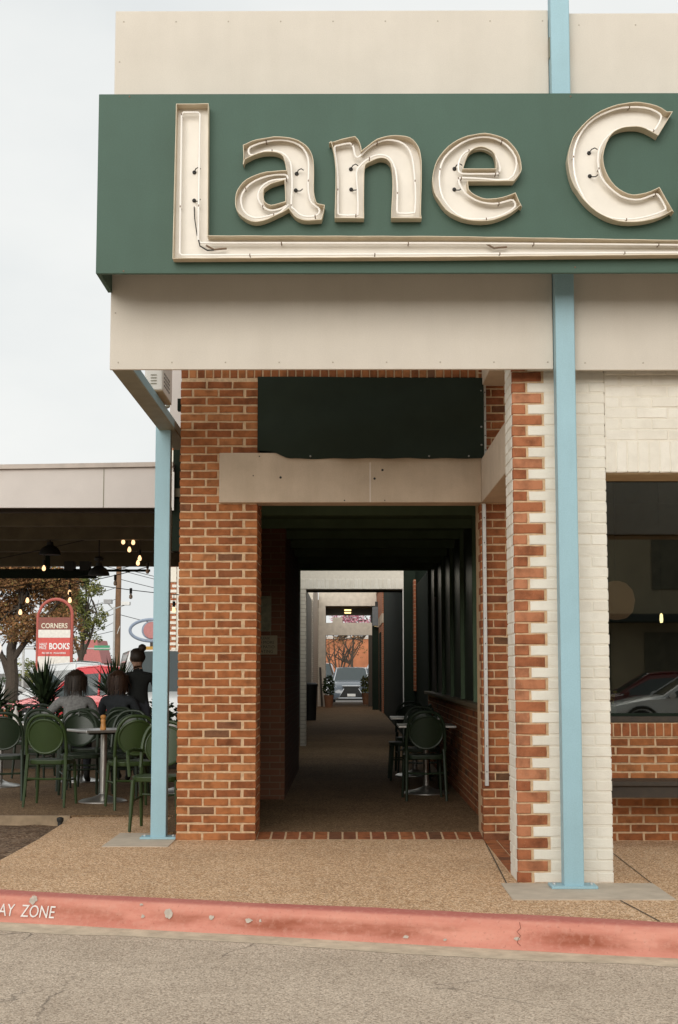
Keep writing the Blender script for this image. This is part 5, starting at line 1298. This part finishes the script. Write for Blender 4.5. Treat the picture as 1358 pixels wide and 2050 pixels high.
# ================================================================== CARS
def car_mesh(L, H, W, style):
    hw = W / 2; h = H
    if style == 'suv':
        st = [(0.5, .30, .66, .70, .80, .62), (.475, .22, .78, .84, .95, .76), (.30, .2, .98, 1.04, 1.0, .84), (.20, .2, 1.02, 1.10, 1.0, .84), (.06, .2, 1.03, h - .04, 1.0, .70), (-.10, .2, 1.05, h, 1.0, .72), (-.34, .2, 1.08, h - .05, 1.0, .70), (-.455, .24, 1.08, 1.14, .97, .80), (-.5, .32, .9, .96, .88, .74)]
    else:
        st = [(0.5, .28, .58, .62, .80, .62), (.475, .2, .68, .73, .95, .74), (.28, .18, .86, .92, 1.0, .82), (.19, .18, .89, .96, 1.0, .82), (.02, .18, .91, h - .05, 1.0, .66), (-.12, .18, .93, h, 1.0, .68), (-.30, .18, .96, h - .07, 1.0, .64), (-.43, .22, .97, 1.02, .97, .78), (-.5, .3, .80, .86, .86, .72)]
    rows = []
    for (x, zl, zb, zt, a, b) in st:
        w0, w1 = hw * a, hw * b; gq = 0.24 if zt - zb > 0.2 else 0.5
        half = [(w0 * .86, zl), (w0 * .99, zl + .10), (w0, zl + (zb - zl) * .55), (w0 * .965, zb), (w1 + (w0 * .965 - w1) * gq, zb + (zt - .035 - zb) * (1 - gq)), (w1, zt - .035), (w1 * .82, zt - .008), (w1 * .4, zt), (0, zt + .004)]
        rows.append([(x * L, -y, z) for (y, z) in half] + [(x * L, y, z) for (y, z) in reversed(half[:-1])])
    n = len(rows[0]); body = MB(); glass = [MB() for _ in range(4)]
    for r_ in rows: body.v += r_
    for i in range(len(rows) - 1):
        for k in range(n - 1):
            f = (i * n + k, (i + 1) * n + k, (i + 1) * n + k + 1, i * n + k + 1)
            kk = k if k < 8 else n - 2 - k
            q = None
            if 3 <= i <= 6 and kk == 3: q = 0 if k < 8 else 1
            elif i == 3 and kk >= 5: q = 2
            elif i == 6 and kk >= 5: q = 3
            if q is None: body.f.append(f); body.m.append(0)
            else: glass[q].quad([body.v[x] for x in f])
    body.f.append(tuple(range(n))); body.m.append(0)
    body.f.append(tuple((len(rows) - 1) * n + k for k in reversed(range(n)))); body.m.append(0)
    return body, glass, st
CARGL = simple('car_glass', (0.035, 0.05, 0.052), 0.08, 0.05, 2, spec=0.8)
TYRE = simple('tyre', (0.015, 0.015, 0.015), 0.8)
RIM = simple('wheel_rim', (0.4, 0.4, 0.41), 0.35, metal=0.7)
LAMPW = simple('headlamp', (0.75, 0.76, 0.76), 0.1, spec=0.8)
LAMPR = simple('tail_lamp', (0.35, 0.02, 0.015), 0.15)
CHROME = simple('chrome', (0.75, 0.75, 0.76), 0.18, metal=1.0)
def car(label, loc, rz, colour, L=4.3, H=1.46, W=1.8, style='hatch', front=False, group='cars parked beyond the patio'):
    t = thing('parked_car', label, 'car', loc, rz, group)
    paint = simple('paint_%.2f_%.2f_%.2f' % colour, colour, 0.25, 0.02, 2, coat=0.6)
    b, g_, st = car_mesh(L, H, W, style)
    b.build('body', paint, t, smooth=True, angle=50); [gm_.build(nm_, CARGL, t) for gm_, nm_ in zip(g_, ('side_window', 'side_window', 'windscreen', 'rear_window'))]
    wr = 0.36 if style == 'suv' else 0.32
    for fx in (0.31, -0.30):
        for sy in (-1, 1):
            y = sy * (W / 2 - 0.09)
            wh_ = MB().lathe([(wr * .72, -.11), (wr * .96, -.105), (wr, -.06), (wr, .06), (wr * .96, .105), (wr * .72, .11)], 24, (fx * L, y, wr), axis='y').build('wheel', TYRE, t, smooth=True)
            MB().lathe([(wr * .15, -.118), (wr * .66, -.112), (wr * .68, 0), (wr * .66, .112), (wr * .15, .118)], 16, (fx * L, y, wr), axis='y').build('rim', RIM, wh_)
            ar = MB()
            pts = [(fx * L + (wr + .06) * math.cos(a), sy * (W / 2 + 0.002), wr + (wr + .06) * math.sin(a)) for a in [math.pi * q / 12 for q in range(13)]]
            ar.tube(pts, 0.035, 6).build('wheel_arch', BLACK, t)
    for sy in (-1, 1):
        MB().lathe([(0.05, -0.02), (0.10, 0.0), (0.06, 0.03)], 10, (L * .474, sy * W * .355, st[1][2] - .06), axis='x').build('headlight', LAMPW, t, smooth=True)
        MB().box(-L * .49, sy * W * .34 - .09, st[-1][2] - .12, -L * .462, sy * W * .34 + .09, st[-1][2] + .04).build('taillight', LAMPR, t, bevel=0.01)
        MB().lathe([(0.03, -0.07), (0.075, -0.05), (0.075, 0.04), (0.03, 0.07)], 10, (L * .16, sy * (W / 2 + .08), st[3][2] + .07), axis='y').build('mirror', paint, t, smooth=True)
        P = [(st[i][0] * L, sy * W / 2 * st[i][5] * 1.01, st[i][3] - .03) for i in (3, 4, 5, 6, 7)]
        MB().tube(P, 0.022, 6).build('roof_rail', paint if style != 'suv' else CHROME, t, smooth=True)
        for i in (5,):
            MB().tube([(st[i][0] * L, sy * W / 2 * .972, st[i][2]), (st[i][0] * L, sy * W / 2 * st[i][5] * 1.01, st[i][3] - .03)], 0.03, 6).build('pillar', paint, t)
    MB().box(L * .492, -.26, .40, L * .503, .26, .52).build('number_plate', WHITEP, t)
    MB().box(-L * .503, -.26, .52, -L * .494, .26, .64).build('number_plate', WHITEP, t)
    if front:
        gr = MB().prism([(-.42, .84), (.42, .84), (.34, .70), (.60, .28), (-.60, .28), (-.34, .70)], lambda p: (L * .505, p[0], p[1]), lambda p: (L * .47, p[0], p[1]))
        g2 = gr.build('grille', BLACK, t)
        rim = [(L * .506, y, z) for (y, z) in ((-.42, .84), (.42, .84), (.34, .70), (.60, .28), (-.60, .28), (-.34, .70))]
        MB().tube(rim, 0.028, 6, closed=True).build('grille_surround', CHROME, g2)
        MB().box(L * .507, -.19, .36, L * .512, .19, .48).build('number_plate', WHITEP, g2)
        MB().box(L * .48, -.75, .18, L * .5, .75, .26).build('lower_bumper', BLACK, t)
        for sy in (-1, 1): MB().prism([(.46, .76), (.82, .84), (.86, .76), (.52, .66)], lambda p: (L * .487 - (p[0] - .4) * .3, sy * p[0], p[1]), lambda p: (L * .46 - (p[0] - .4) * .3, sy * p[0], p[1])).build('headlight', LAMPW, t)
    return t
G0 = -0.199
car('red hatchback parked behind the patio guests', (-6.75, 38.0, G0), R(183), (0.60, 0.045, 0.055), 4.0, 1.70)
car('white station wagon behind the standing server', (-4.05, 33.0, G0), R(-72), (0.78, 0.78, 0.77), 4.7, 2.02, 1.9, 'suv')
car('silver car behind the red hatchback, mostly roof showing', (-7.6, 45.0, G0), R(0), (0.62, 0.64, 0.65), 4.4, 1.82)
car('dark grey car farther behind the silver one', (-9.3, 55.0, G0), R(5), (0.05, 0.06, 0.06), 4.4, 1.92)
car('white car far off at the left beside the brown tree', (-15.2, 62, G0), R(12), (0.7, 0.7, 0.69), 4.4, 1.5)
car('grey SUV facing us, framed by the far end of the passage', (0.20, 71.0, G0), R(-90), (0.085, 0.105, 0.13), 4.8, 1.72, 1.92, 'suv', True, group='cars beyond the far end of the passage')
car('white SUV behind the grey one at the end of the passage', (2.6, 79.5, G0), R(-60), (0.80, 0.80, 0.79), 4.9, 1.95, 1.95, 'suv', group='cars beyond the far end of the passage')
car('white van-like SUV left behind the grey one at the end of the passage', (-1.6, 83, G0), R(-90), (0.72, 0.74, 0.77), 4.9, 1.98, 1.95, 'suv', group='cars beyond the far end of the passage')
# cars across the street, seen only as reflections in the shop window
car('white car across the street, reflected in the shop window', (7.9, -9.5, -0.151), R(180), (0.72, 0.72, 0.71), 4.4, 1.5, group='cars across the street')
car('red car across the street, reflected in the shop window', (7.6, -13.0, -0.151), R(183), (0.16, 0.02, 0.018), 4.4, 1.5, group='cars across the street')
ob = thing('street_building', 'long dim building across the street, reflected in the shop window', 'building', (0, -24, G0))
FWIN = simple('street_window', (0.14, 0.13, 0.09), 0.4, 0.3, 3, spec=0.3)
OBM = simple('opposite_wall', (0.40, 0.34, 0.23), 0.9, 0.2, 0.4)
MB().box(-24, -6, 0, 34, 0, 7.2).build('wall', OBM, ob)
MB().box(-24.2, 0.0, 6.6, 34.2, 0.25, 7.4).build('cornice', simple('cornice_tan', (0.2, 0.17, 0.12), 0.8), ob)
MB().box(-24, 0.0, 3.1, 34, 1.4, 3.35).build('awning', simple('awning_dark', (0.03, 0.04, 0.035), 0.7), ob)
for k in range(14):
    x = -22 + k * 4
    MB().box(x, 0.01, 4.2, x + 1.3, 0.05, 5.9).build('window', FWIN, ob)
    MB().box(x - 0.3, 0.01, 0.3, x + 2.6, 0.05, 2.8).build('shop_window', FWIN, ob)

# ================================================================== TREES
def tree(label, loc, trunk, limbs, blobs, nleaf, size, mat, seed, group='trees beyond the patio', tr_r=0.22):
    rn_ = random.Random(seed)
    t = thing('tree', label, 'tree', loc, group=group)
    tm = MB()
    tm.tube(trunk, [tr_r * (1 - 0.55 * i / max(1, len(trunk) - 1)) for i in range(len(trunk))], 10)
    for lm in limbs: tm.tube(lm, [tr_r * 0.45 * (1 - 0.75 * i / max(1, len(lm) - 1)) for i in range(len(lm))], 7)
    tips = [Vector(l_[-1]) for l_ in limbs] + [Vector(trunk[-1])]
    for _ in range(50):
        b = rn_.choice(tips + [Vector(l_[len(l_) // 2]) for l_ in limbs]); bl = rn_.choice(blobs); c = Vector(bl[0])
        e = b.lerp(c, rn_.uniform(0.4, 1.0)) + Vector((rn_.gauss(0, 1) * bl[1][0], rn_.gauss(0, 1) * bl[1][1], rn_.gauss(0, 1) * bl[1][2])) * 0.45
        m_ = b.lerp(e, 0.5) + Vector((0, 0, 0.15))
        tm.tube([b, m_, e], [0.035, 0.022, 0.008], 5)
    tm.build('trunk', BARK, t, smooth=True)
    mb = MB(); tot = sum(b_[1][0] * b_[1][1] * b_[1][2] for b_ in blobs)
    for (c, rad) in blobs:
        k = int(nleaf * rad[0] * rad[1] * rad[2] / tot)
        sub = [Vector(c) + Vector((rn_.uniform(-1, 1) * rad[0], rn_.uniform(-1, 1) * rad[1], rn_.uniform(-1, 1) * rad[2])) * 0.75 for _ in range(14)]
        for s_ in sub: leaves(mb, rn_, s_, (rad[0] * 0.38, rad[1] * 0.38, rad[2] * 0.38), k // 14, size)
    f = mb.build('crown', mat, t); f['kind'] = 'stuff'
    return t
V = lambda *a: a
tree('big russet-leaved tree behind the patio at left', (-13.2, 58, G0), [V(0, 0, 0), V(.1, 0, 1.2), V(0, .1, 2.4), V(.2, 0, 3.4)],
     [[V(0, 0, 1.6), V(-.9, 0, 2.9), V(-2, .3, 4.6)], [V(.1, 0, 2), V(.9, .2, 3.2), V(2.2, 0, 4.6)], [V(0, 0, 2.4), V(.4, -.4, 4), V(.6, 0, 5.6)], [V(0, 0, 1.2), V(-.5, .3, 2.4), V(-.8, .3, 4)]],
     [((-1.8, 0, 4.4), (1.9, 1.6, 1.4)), ((1.2, 0, 4.2), (1.8, 1.6, 1.5)), ((0, 0, 5.8), (2.2, 1.8, 1.4)), ((1.7, .4, 3.0), (1.0, .9, .9)), ((-1.4, 0, 3.0), (0.9, .9, .7)), ((0.4, .4, 3.2), (0.9, .9, .7)), ((-3.2, 0, 4.2), (1.5, 1.2, 1.3)), ((-.4, 0, 4.6), (1.6, 1.2, 1.1))], 40000, 0.07, LEAFR, 71, tr_r=0.30)
tree('yellow-green tree right of the red sign', (-13.35, 74, G0), [V(0, 0, 0), V(0, 0, 1.6), V(.1, 0, 3)],
     [[V(0, 0, 2), V(.5, 0, 3.2), V(.8, 0, 4.4)], [V(0, 0, 2.2), V(-.5, 0, 3.6), V(-.6, 0, 5)], [V(.1, 0, 3), V(.3, 0, 4.4), V(.2, 0, 6.2)]],
     [((.5, 0, 3.6), (.7, .8, .7)), ((-.6, 0, 4.8), (1.2, 1.0, 1.1)), ((.1, 0, 5.8), (.9, 1.0, .9)), ((.9, 0, 4.3), (.45, .6, .5))], 6500, 0.075, LEAFG, 72)
tree('bare-branched tree with few russet leaves behind the grey SUV', (-0.45, 79, G0), [V(0, 0, 0), V(0, 0, .9), V(.05, 0, 1.4)],
     [[V(-.1, 0, .7), V(-.5, 0, 2), V(-1.0, 0, 3.4)], [V(0, 0, .8), V(.2, 0, 2.1), V(.5, 0, 3.6)], [V(.05, 0, .8), V(.6, 0, 1.9), V(1.3, 0, 3.1)], [V(0, 0, .8), V(-.2, 0, 2.2), V(-.3, 0, 3.9)], [V(0.05, 0, .9), V(.35, .1, 2), V(.9, 0, 3.6)]],
     [((-.6, 0, 3.1), (.9, .7, .8)), ((.6, 0, 3.0), (1.0, .7, .8))], 500, 0.06, LEAFR, 73, group='trees beyond the passage', tr_r=0.14)
tree('pink flowering tree showing through the top of the far portal', (0.3, 92, G0), [V(0, 0, 0), V(0, 0, 2), V(.1, 0, 3.4)],
     [[V(0, 0, 2.4), V(.6, 0, 3.4), V(1, 0, 4.6)], [V(0, 0, 2.4), V(-.6, 0, 3.4), V(-1, 0, 4.6)]],
     [((0.2, 0, 4.6), (1.0, 1.0, 0.7)), ((-.9, 0, 4.6), (.5, .6, .5)), ((1.2, 0, 4.5), (.5, .6, .5))], 1500, 0.07, LEAFP, 74, group='trees beyond the passage', tr_r=0.12)
for i, (x, y, r_, lab) in enumerate(((-36, 140, 4.5, 'grey-green distant tree clump at the left picture edge'), (-30.5, 150, 3.6, 'distant olive tree clump left of the utility pole'), (-25.5, 146, 3.0, 'low distant tree clump behind the utility pole'), (-21.5, 150, 3.2, 'distant tree clump under the oval sign'), (-17, 148, 3.2, 'distant tree clump beside the brick tower'), (-33, 120, 2.6, 'distant bush clump behind the red sign'))):
    tree(lab, (x, y, G0), [V(0, 0, 0), V(0, 0, 1.2)], [[V(0, 0, .8), V(.6, 0, 1.8)], [V(0, 0, .8), V(-.6, 0, 1.8)]], [((0, 0, 1.5), (r_, 2, 1.3)), ((r_ * .4, 0, 2.4), (r_ * .5, 1.5, .9))], 1100, 0.16, LEAFG if i % 2 else LEAFD, 80 + i, group='distant trees')

# ================================================================== SIGNS, POLES, FAR BUILDINGS
REDS = simple('sign_red', (0.55, 0.045, 0.03), 0.4); REDF = simple('sign_frame_red', (0.42, 0.10, 0.075), 0.5); MAROON = simple('sign_maroon', (0.20, 0.045, 0.025), 0.5)
SIGNW = simple('sign_white', (0.72, 0.69, 0.63), 0.5)
pyl = thing('pylon_sign', 'red arched roadside sign reading corners and half price books', 'sign', (-9.886, 50, 0.3886))
pyl.scale = (0.7143,) * 3
MB().box(-0.80, 0, 3.28, 0.72, 0.15, 3.86).build('corners_panel', MAROON, pyl)
MB().box(-0.80, 0, 2.90, 0.72, 0.15, 3.275).build('blank_panel', SIGNW, pyl)
MB().box(-0.80, 0, 2.02, 0.72, 0.15, 2.895).build('books_panel', REDS, pyl)
MB().box(-0.80, 0, 0.9, 0.72, 0.15, 2.015).build('lower_panel', SIGNW, pyl)
arch = [(0.78, 0.07, -0.8), (0.78, 0.07, 4.0)] + [(0.0 + 0.78 * math.cos(a), 0.07, 4.0 + 0.72 * math.sin(a)) for a in [math.pi * k / 16 for k in range(1, 16)]] + [(-0.84, 0.07, 4.0), (-0.84, 0.07, -0.8)]
MB().tube(arch, 0.075, 8).build('arch_frame', REDF, pyl, smooth=True)
CREAML = simple('sign_cream_letters', (0.70, 0.64, 0.50), 0.5); WL = simple('sign_white_letters', (0.80, 0.78, 0.76), 0.5)
text_mesh('lettering', 'CORNERS', 0.335, CREAML, pyl, (-0.04, -0.012, 3.35), (R(90), 0, 0), 0.004, sx=0.84, offset=0.006, align='CENTER')
text_mesh('lettering', 'BOOKS', 0.40, WL, pyl, (-0.28, -0.012, 2.36), (R(90), 0, 0), 0.004, sx=0.74, offset=0.012)
text_mesh('lettering', 'HALF', 0.19, WL, pyl, (-0.73, -0.012, 2.52), (R(90), 0, 0), 0.004, sx=0.80, offset=0.003)
text_mesh('lettering', 'PRICE', 0.19, WL, pyl, (-0.74, -0.012, 2.36), (R(90), 0, 0), 0.004, sx=0.70, offset=0.003)
text_mesh('lettering', 'RECORDS · MAGAZINES', 0.105, WL, pyl, (-0.04, -0.012, 2.14), (R(90), 0, 0), 0.004, align='CENTER', offset=0.002)
PBARK = simple('pole_wood', (0.20, 0.115, 0.065), 0.9, 0.25, 4)
up_ = thing('utility_pole', 'brown wooden utility pole carrying wires behind the patio', 'pole', (-11.65, 75, G0))
MB().tube([(0, 0, 0), (0, 0, 5), (0.05, 0, 11)], [0.16, 0.145, 0.11], 12).build('pole', PBARK, up_, smooth=True)
MB().box(-1.2, -0.16, 9.6, 1.2, -0.08, 9.75).build('crossarm', PBARK, up_)
MB().tube([(0.0, -0.17, 3.4), (0.14, -0.17, 3.8)], 0.02, 5).build('guard', GALV, up_)
wr_ = thing('overhead_wires', 'thin overhead wires fanning out from the utility pole', 'wires')
wp_ = [((-11.65, 75, 6.6), (-2, 80, 5.2), .3), ((-11.65, 75, 6.0), (-2, 90, 4.9), .3), ((-11.65, 75, 5.0), (-26, 110, 5.5), .5), ((-11.65, 75, 4.6), (-26, 115, 4.6), .6), ((-11.65, 75, 4.3), (-28, 120, 4.0), .5), ((-11.65, 75, 5.6), (-20, 100, 6.8), .4), ((-11.65, 75, 4.2), (-3, 95, 3.0), .3), ((-11.65, 75, 3.4), (-24, 110, 3.4), .2), ((-11.65, 75, 3.9), (-22, 100, 3.0), .5), ((-16, 80, 7.8), (-2, 85, 4.6), .2)]
for a, b, s_ in wp_: MB().tube(cat_pts(a, b, s_, 12), 0.016, 4).build('wire', BLACK, wr_)
ll = thing('lot_lamp', 'grey twin-head parking lot lamp left of the utility pole', 'street lamp', (-11.2, 71, G0))
MB().tube([(0, 0, 0), (0, 0, 4.6)], 0.05, 8).build('pole', GALV, ll)
MB().tube([(0, 0, 4.5), (-.12, 0, 4.55), (-.3, 0, 4.75)], 0.03, 6).build('arm', GALV, ll); MB().tube([(0, 0, 4.5), (.5, 0, 4.7)], 0.03, 6).build('arm', GALV, ll)
MB().box(-.5, -.2, 4.75, -.12, .2, 4.95).build('lamp_head', simple('lamp_head', (0.3, 0.3, 0.3), 0.5), ll); MB().box(.35, -.2, 4.68, .75, .2, 4.84).build('lamp_head', GALV, ll)
el = thing('oval_sign', 'blue-grey oval ring sign with a red disc, cut by the blue post', 'sign', (-8.72, 66, 0))
OVB = simple('oval_blue', (0.30, 0.36, 0.46), 0.5)
ring = [(0.98 * math.cos(a), 0, 3.14 + 0.48 * math.sin(a)) for a in [2 * math.pi * k / 40 for k in range(40)]]
MB().tube(ring, 0.07, 8, closed=True).build('oval_ring', OVB, el, smooth=True)
MB().lathe([(0.37, -0.08), (0.37, 0.05)], 28, (0.0, 0, 3.14), axis='y').build('disc', simple('disc_red', (0.55, 0.22, 0.21), 0.5), el)
MB().lathe([(0.40, 0.051), (0.40, 0.15)], 28, (-0.07, 0, 3.14), axis='y').build('disc_shade', OVB, el)
MB().tube([(0, 0.1, G0), (0, 0.1, 2.7)], 0.09, 10).build('pole', simple('pole_dark', (0.08, 0.06, 0.05), 0.6), el)
MB().box(-0.32, -0.06, 1.72, 0.5, 0.05, 2.42).build('price_board', simple('board_yellow', (0.60, 0.33, 0.05), 0.5), el)
sa = thing('signal_arm', 'traffic signal arm with a green street name board', 'traffic sign', (-15.8, 95, G0))
MB().tube([(-5, 0, 2.95), (0.6, 0, 2.95)], 0.05, 8).build('arm', GALV, sa); MB().tube([(-5, 0, 0), (-5, 0, 3.2)], 0.08, 8).build('pole', GALV, sa)
MB().box(-.45, -.03, 2.85, .55, .03, 3.15).build('name_board', simple('road_green', (0.03, 0.25, 0.12), 0.5), sa)
MB().box(-1.2, -.1, 2.6, -.95, .1, 3.25).build('signal_head', simple('signal_dark', (0.03, 0.05, 0.03), 0.6), sa)
st_ = thing('stop_sign', 'white backed octagonal road sign at the left picture edge', 'traffic sign', (-12.08, 50, G0))
MB().lathe([(0.42, -0.01), (0.42, 0.01)], 8, (0, 0, 2.3), axis='y').build('plate', WHITEP, st_); MB().tube([(0, 0.03, 0), (0, 0.03, 2.7)], 0.03, 8).build('pole', GALV, st_)
rb = thing('red_roof_building', 'small red roofed building far behind the parked cars', 'building', (-22.2, 128, G0))
rb.scale = (0.62, 1, 0.95)
MB().box(-1.6, 0, 0, 1.4, 5, 2.3).build('wall', simple('far_wall_tan', (0.4, 0.3, 0.22), 0.8), rb)
MB().prism([(-1.9, 2.3), (1.7, 2.3), (0.9, 4.4), (-1.0, 4.4)], lambda p: (p[0], -0.3, p[1]), lambda p: (p[0], 5.3, p[1])).build('roof', simple('red_roof', (0.42, 0.13, 0.12), 0.6), rb)
MB().box(-1.4, -0.03, 0.8, 1.2, 0.0, 1.9).build('window', DGLASS, rb)
# brick tower of the far wing, with white quoins
bt = thing('far_brick_wing', 'orange brick wing with white quoins glimpsed between post and pier', 'building', (-5.5, 45, G0))
MB().box(-0.25, 0, 0, 0.28, 3, 8.4).build('wall', FARBRICK, bt)
for k in range(46):
    w_ = 0.13 if k % 2 else 0.24
    brick(bt, 0.285 - w_, -0.02, 0.4 + k * 0.16, w_, 0.085, 0.2, WHITEB, name='quoin')
MB().box(-0.25, -0.03, 4.25, 0.28, 0.0, 4.7).build('white_band', MORTARW, bt)
MB().box(-0.3, -0.05, 7.9, 0.33, 3, 8.3).build('white_cap', MORTARW, bt)
MB().box(0.285, 0.05, 0, 0.5, 3, 8.2).build('white_return', MORTARW, bt)
# building closing the view through the passage
fb_ = thing('far_orange_building', 'orange brick building behind the cars at the end of the passage', 'building', (0, 104, G0))
MB().box(-9, 0, 0, 9, 6, 3.75).build('wall', simple('orange_wall', (0.42, 0.16, 0.075), 0.9, 0.25, 0.8), fb_)
MB().box(-9.1, -0.1, 3.75, 9.1, 6, 3.95).build('parapet', simple('parapet_pale', (0.5, 0.45, 0.4), 0.8), fb_)
for x in (-5.5, 4.2): MB().box(x, -0.03, 0.9, x + 1.6, 0.0, 2.4).build('window', DGLASS, fb_)
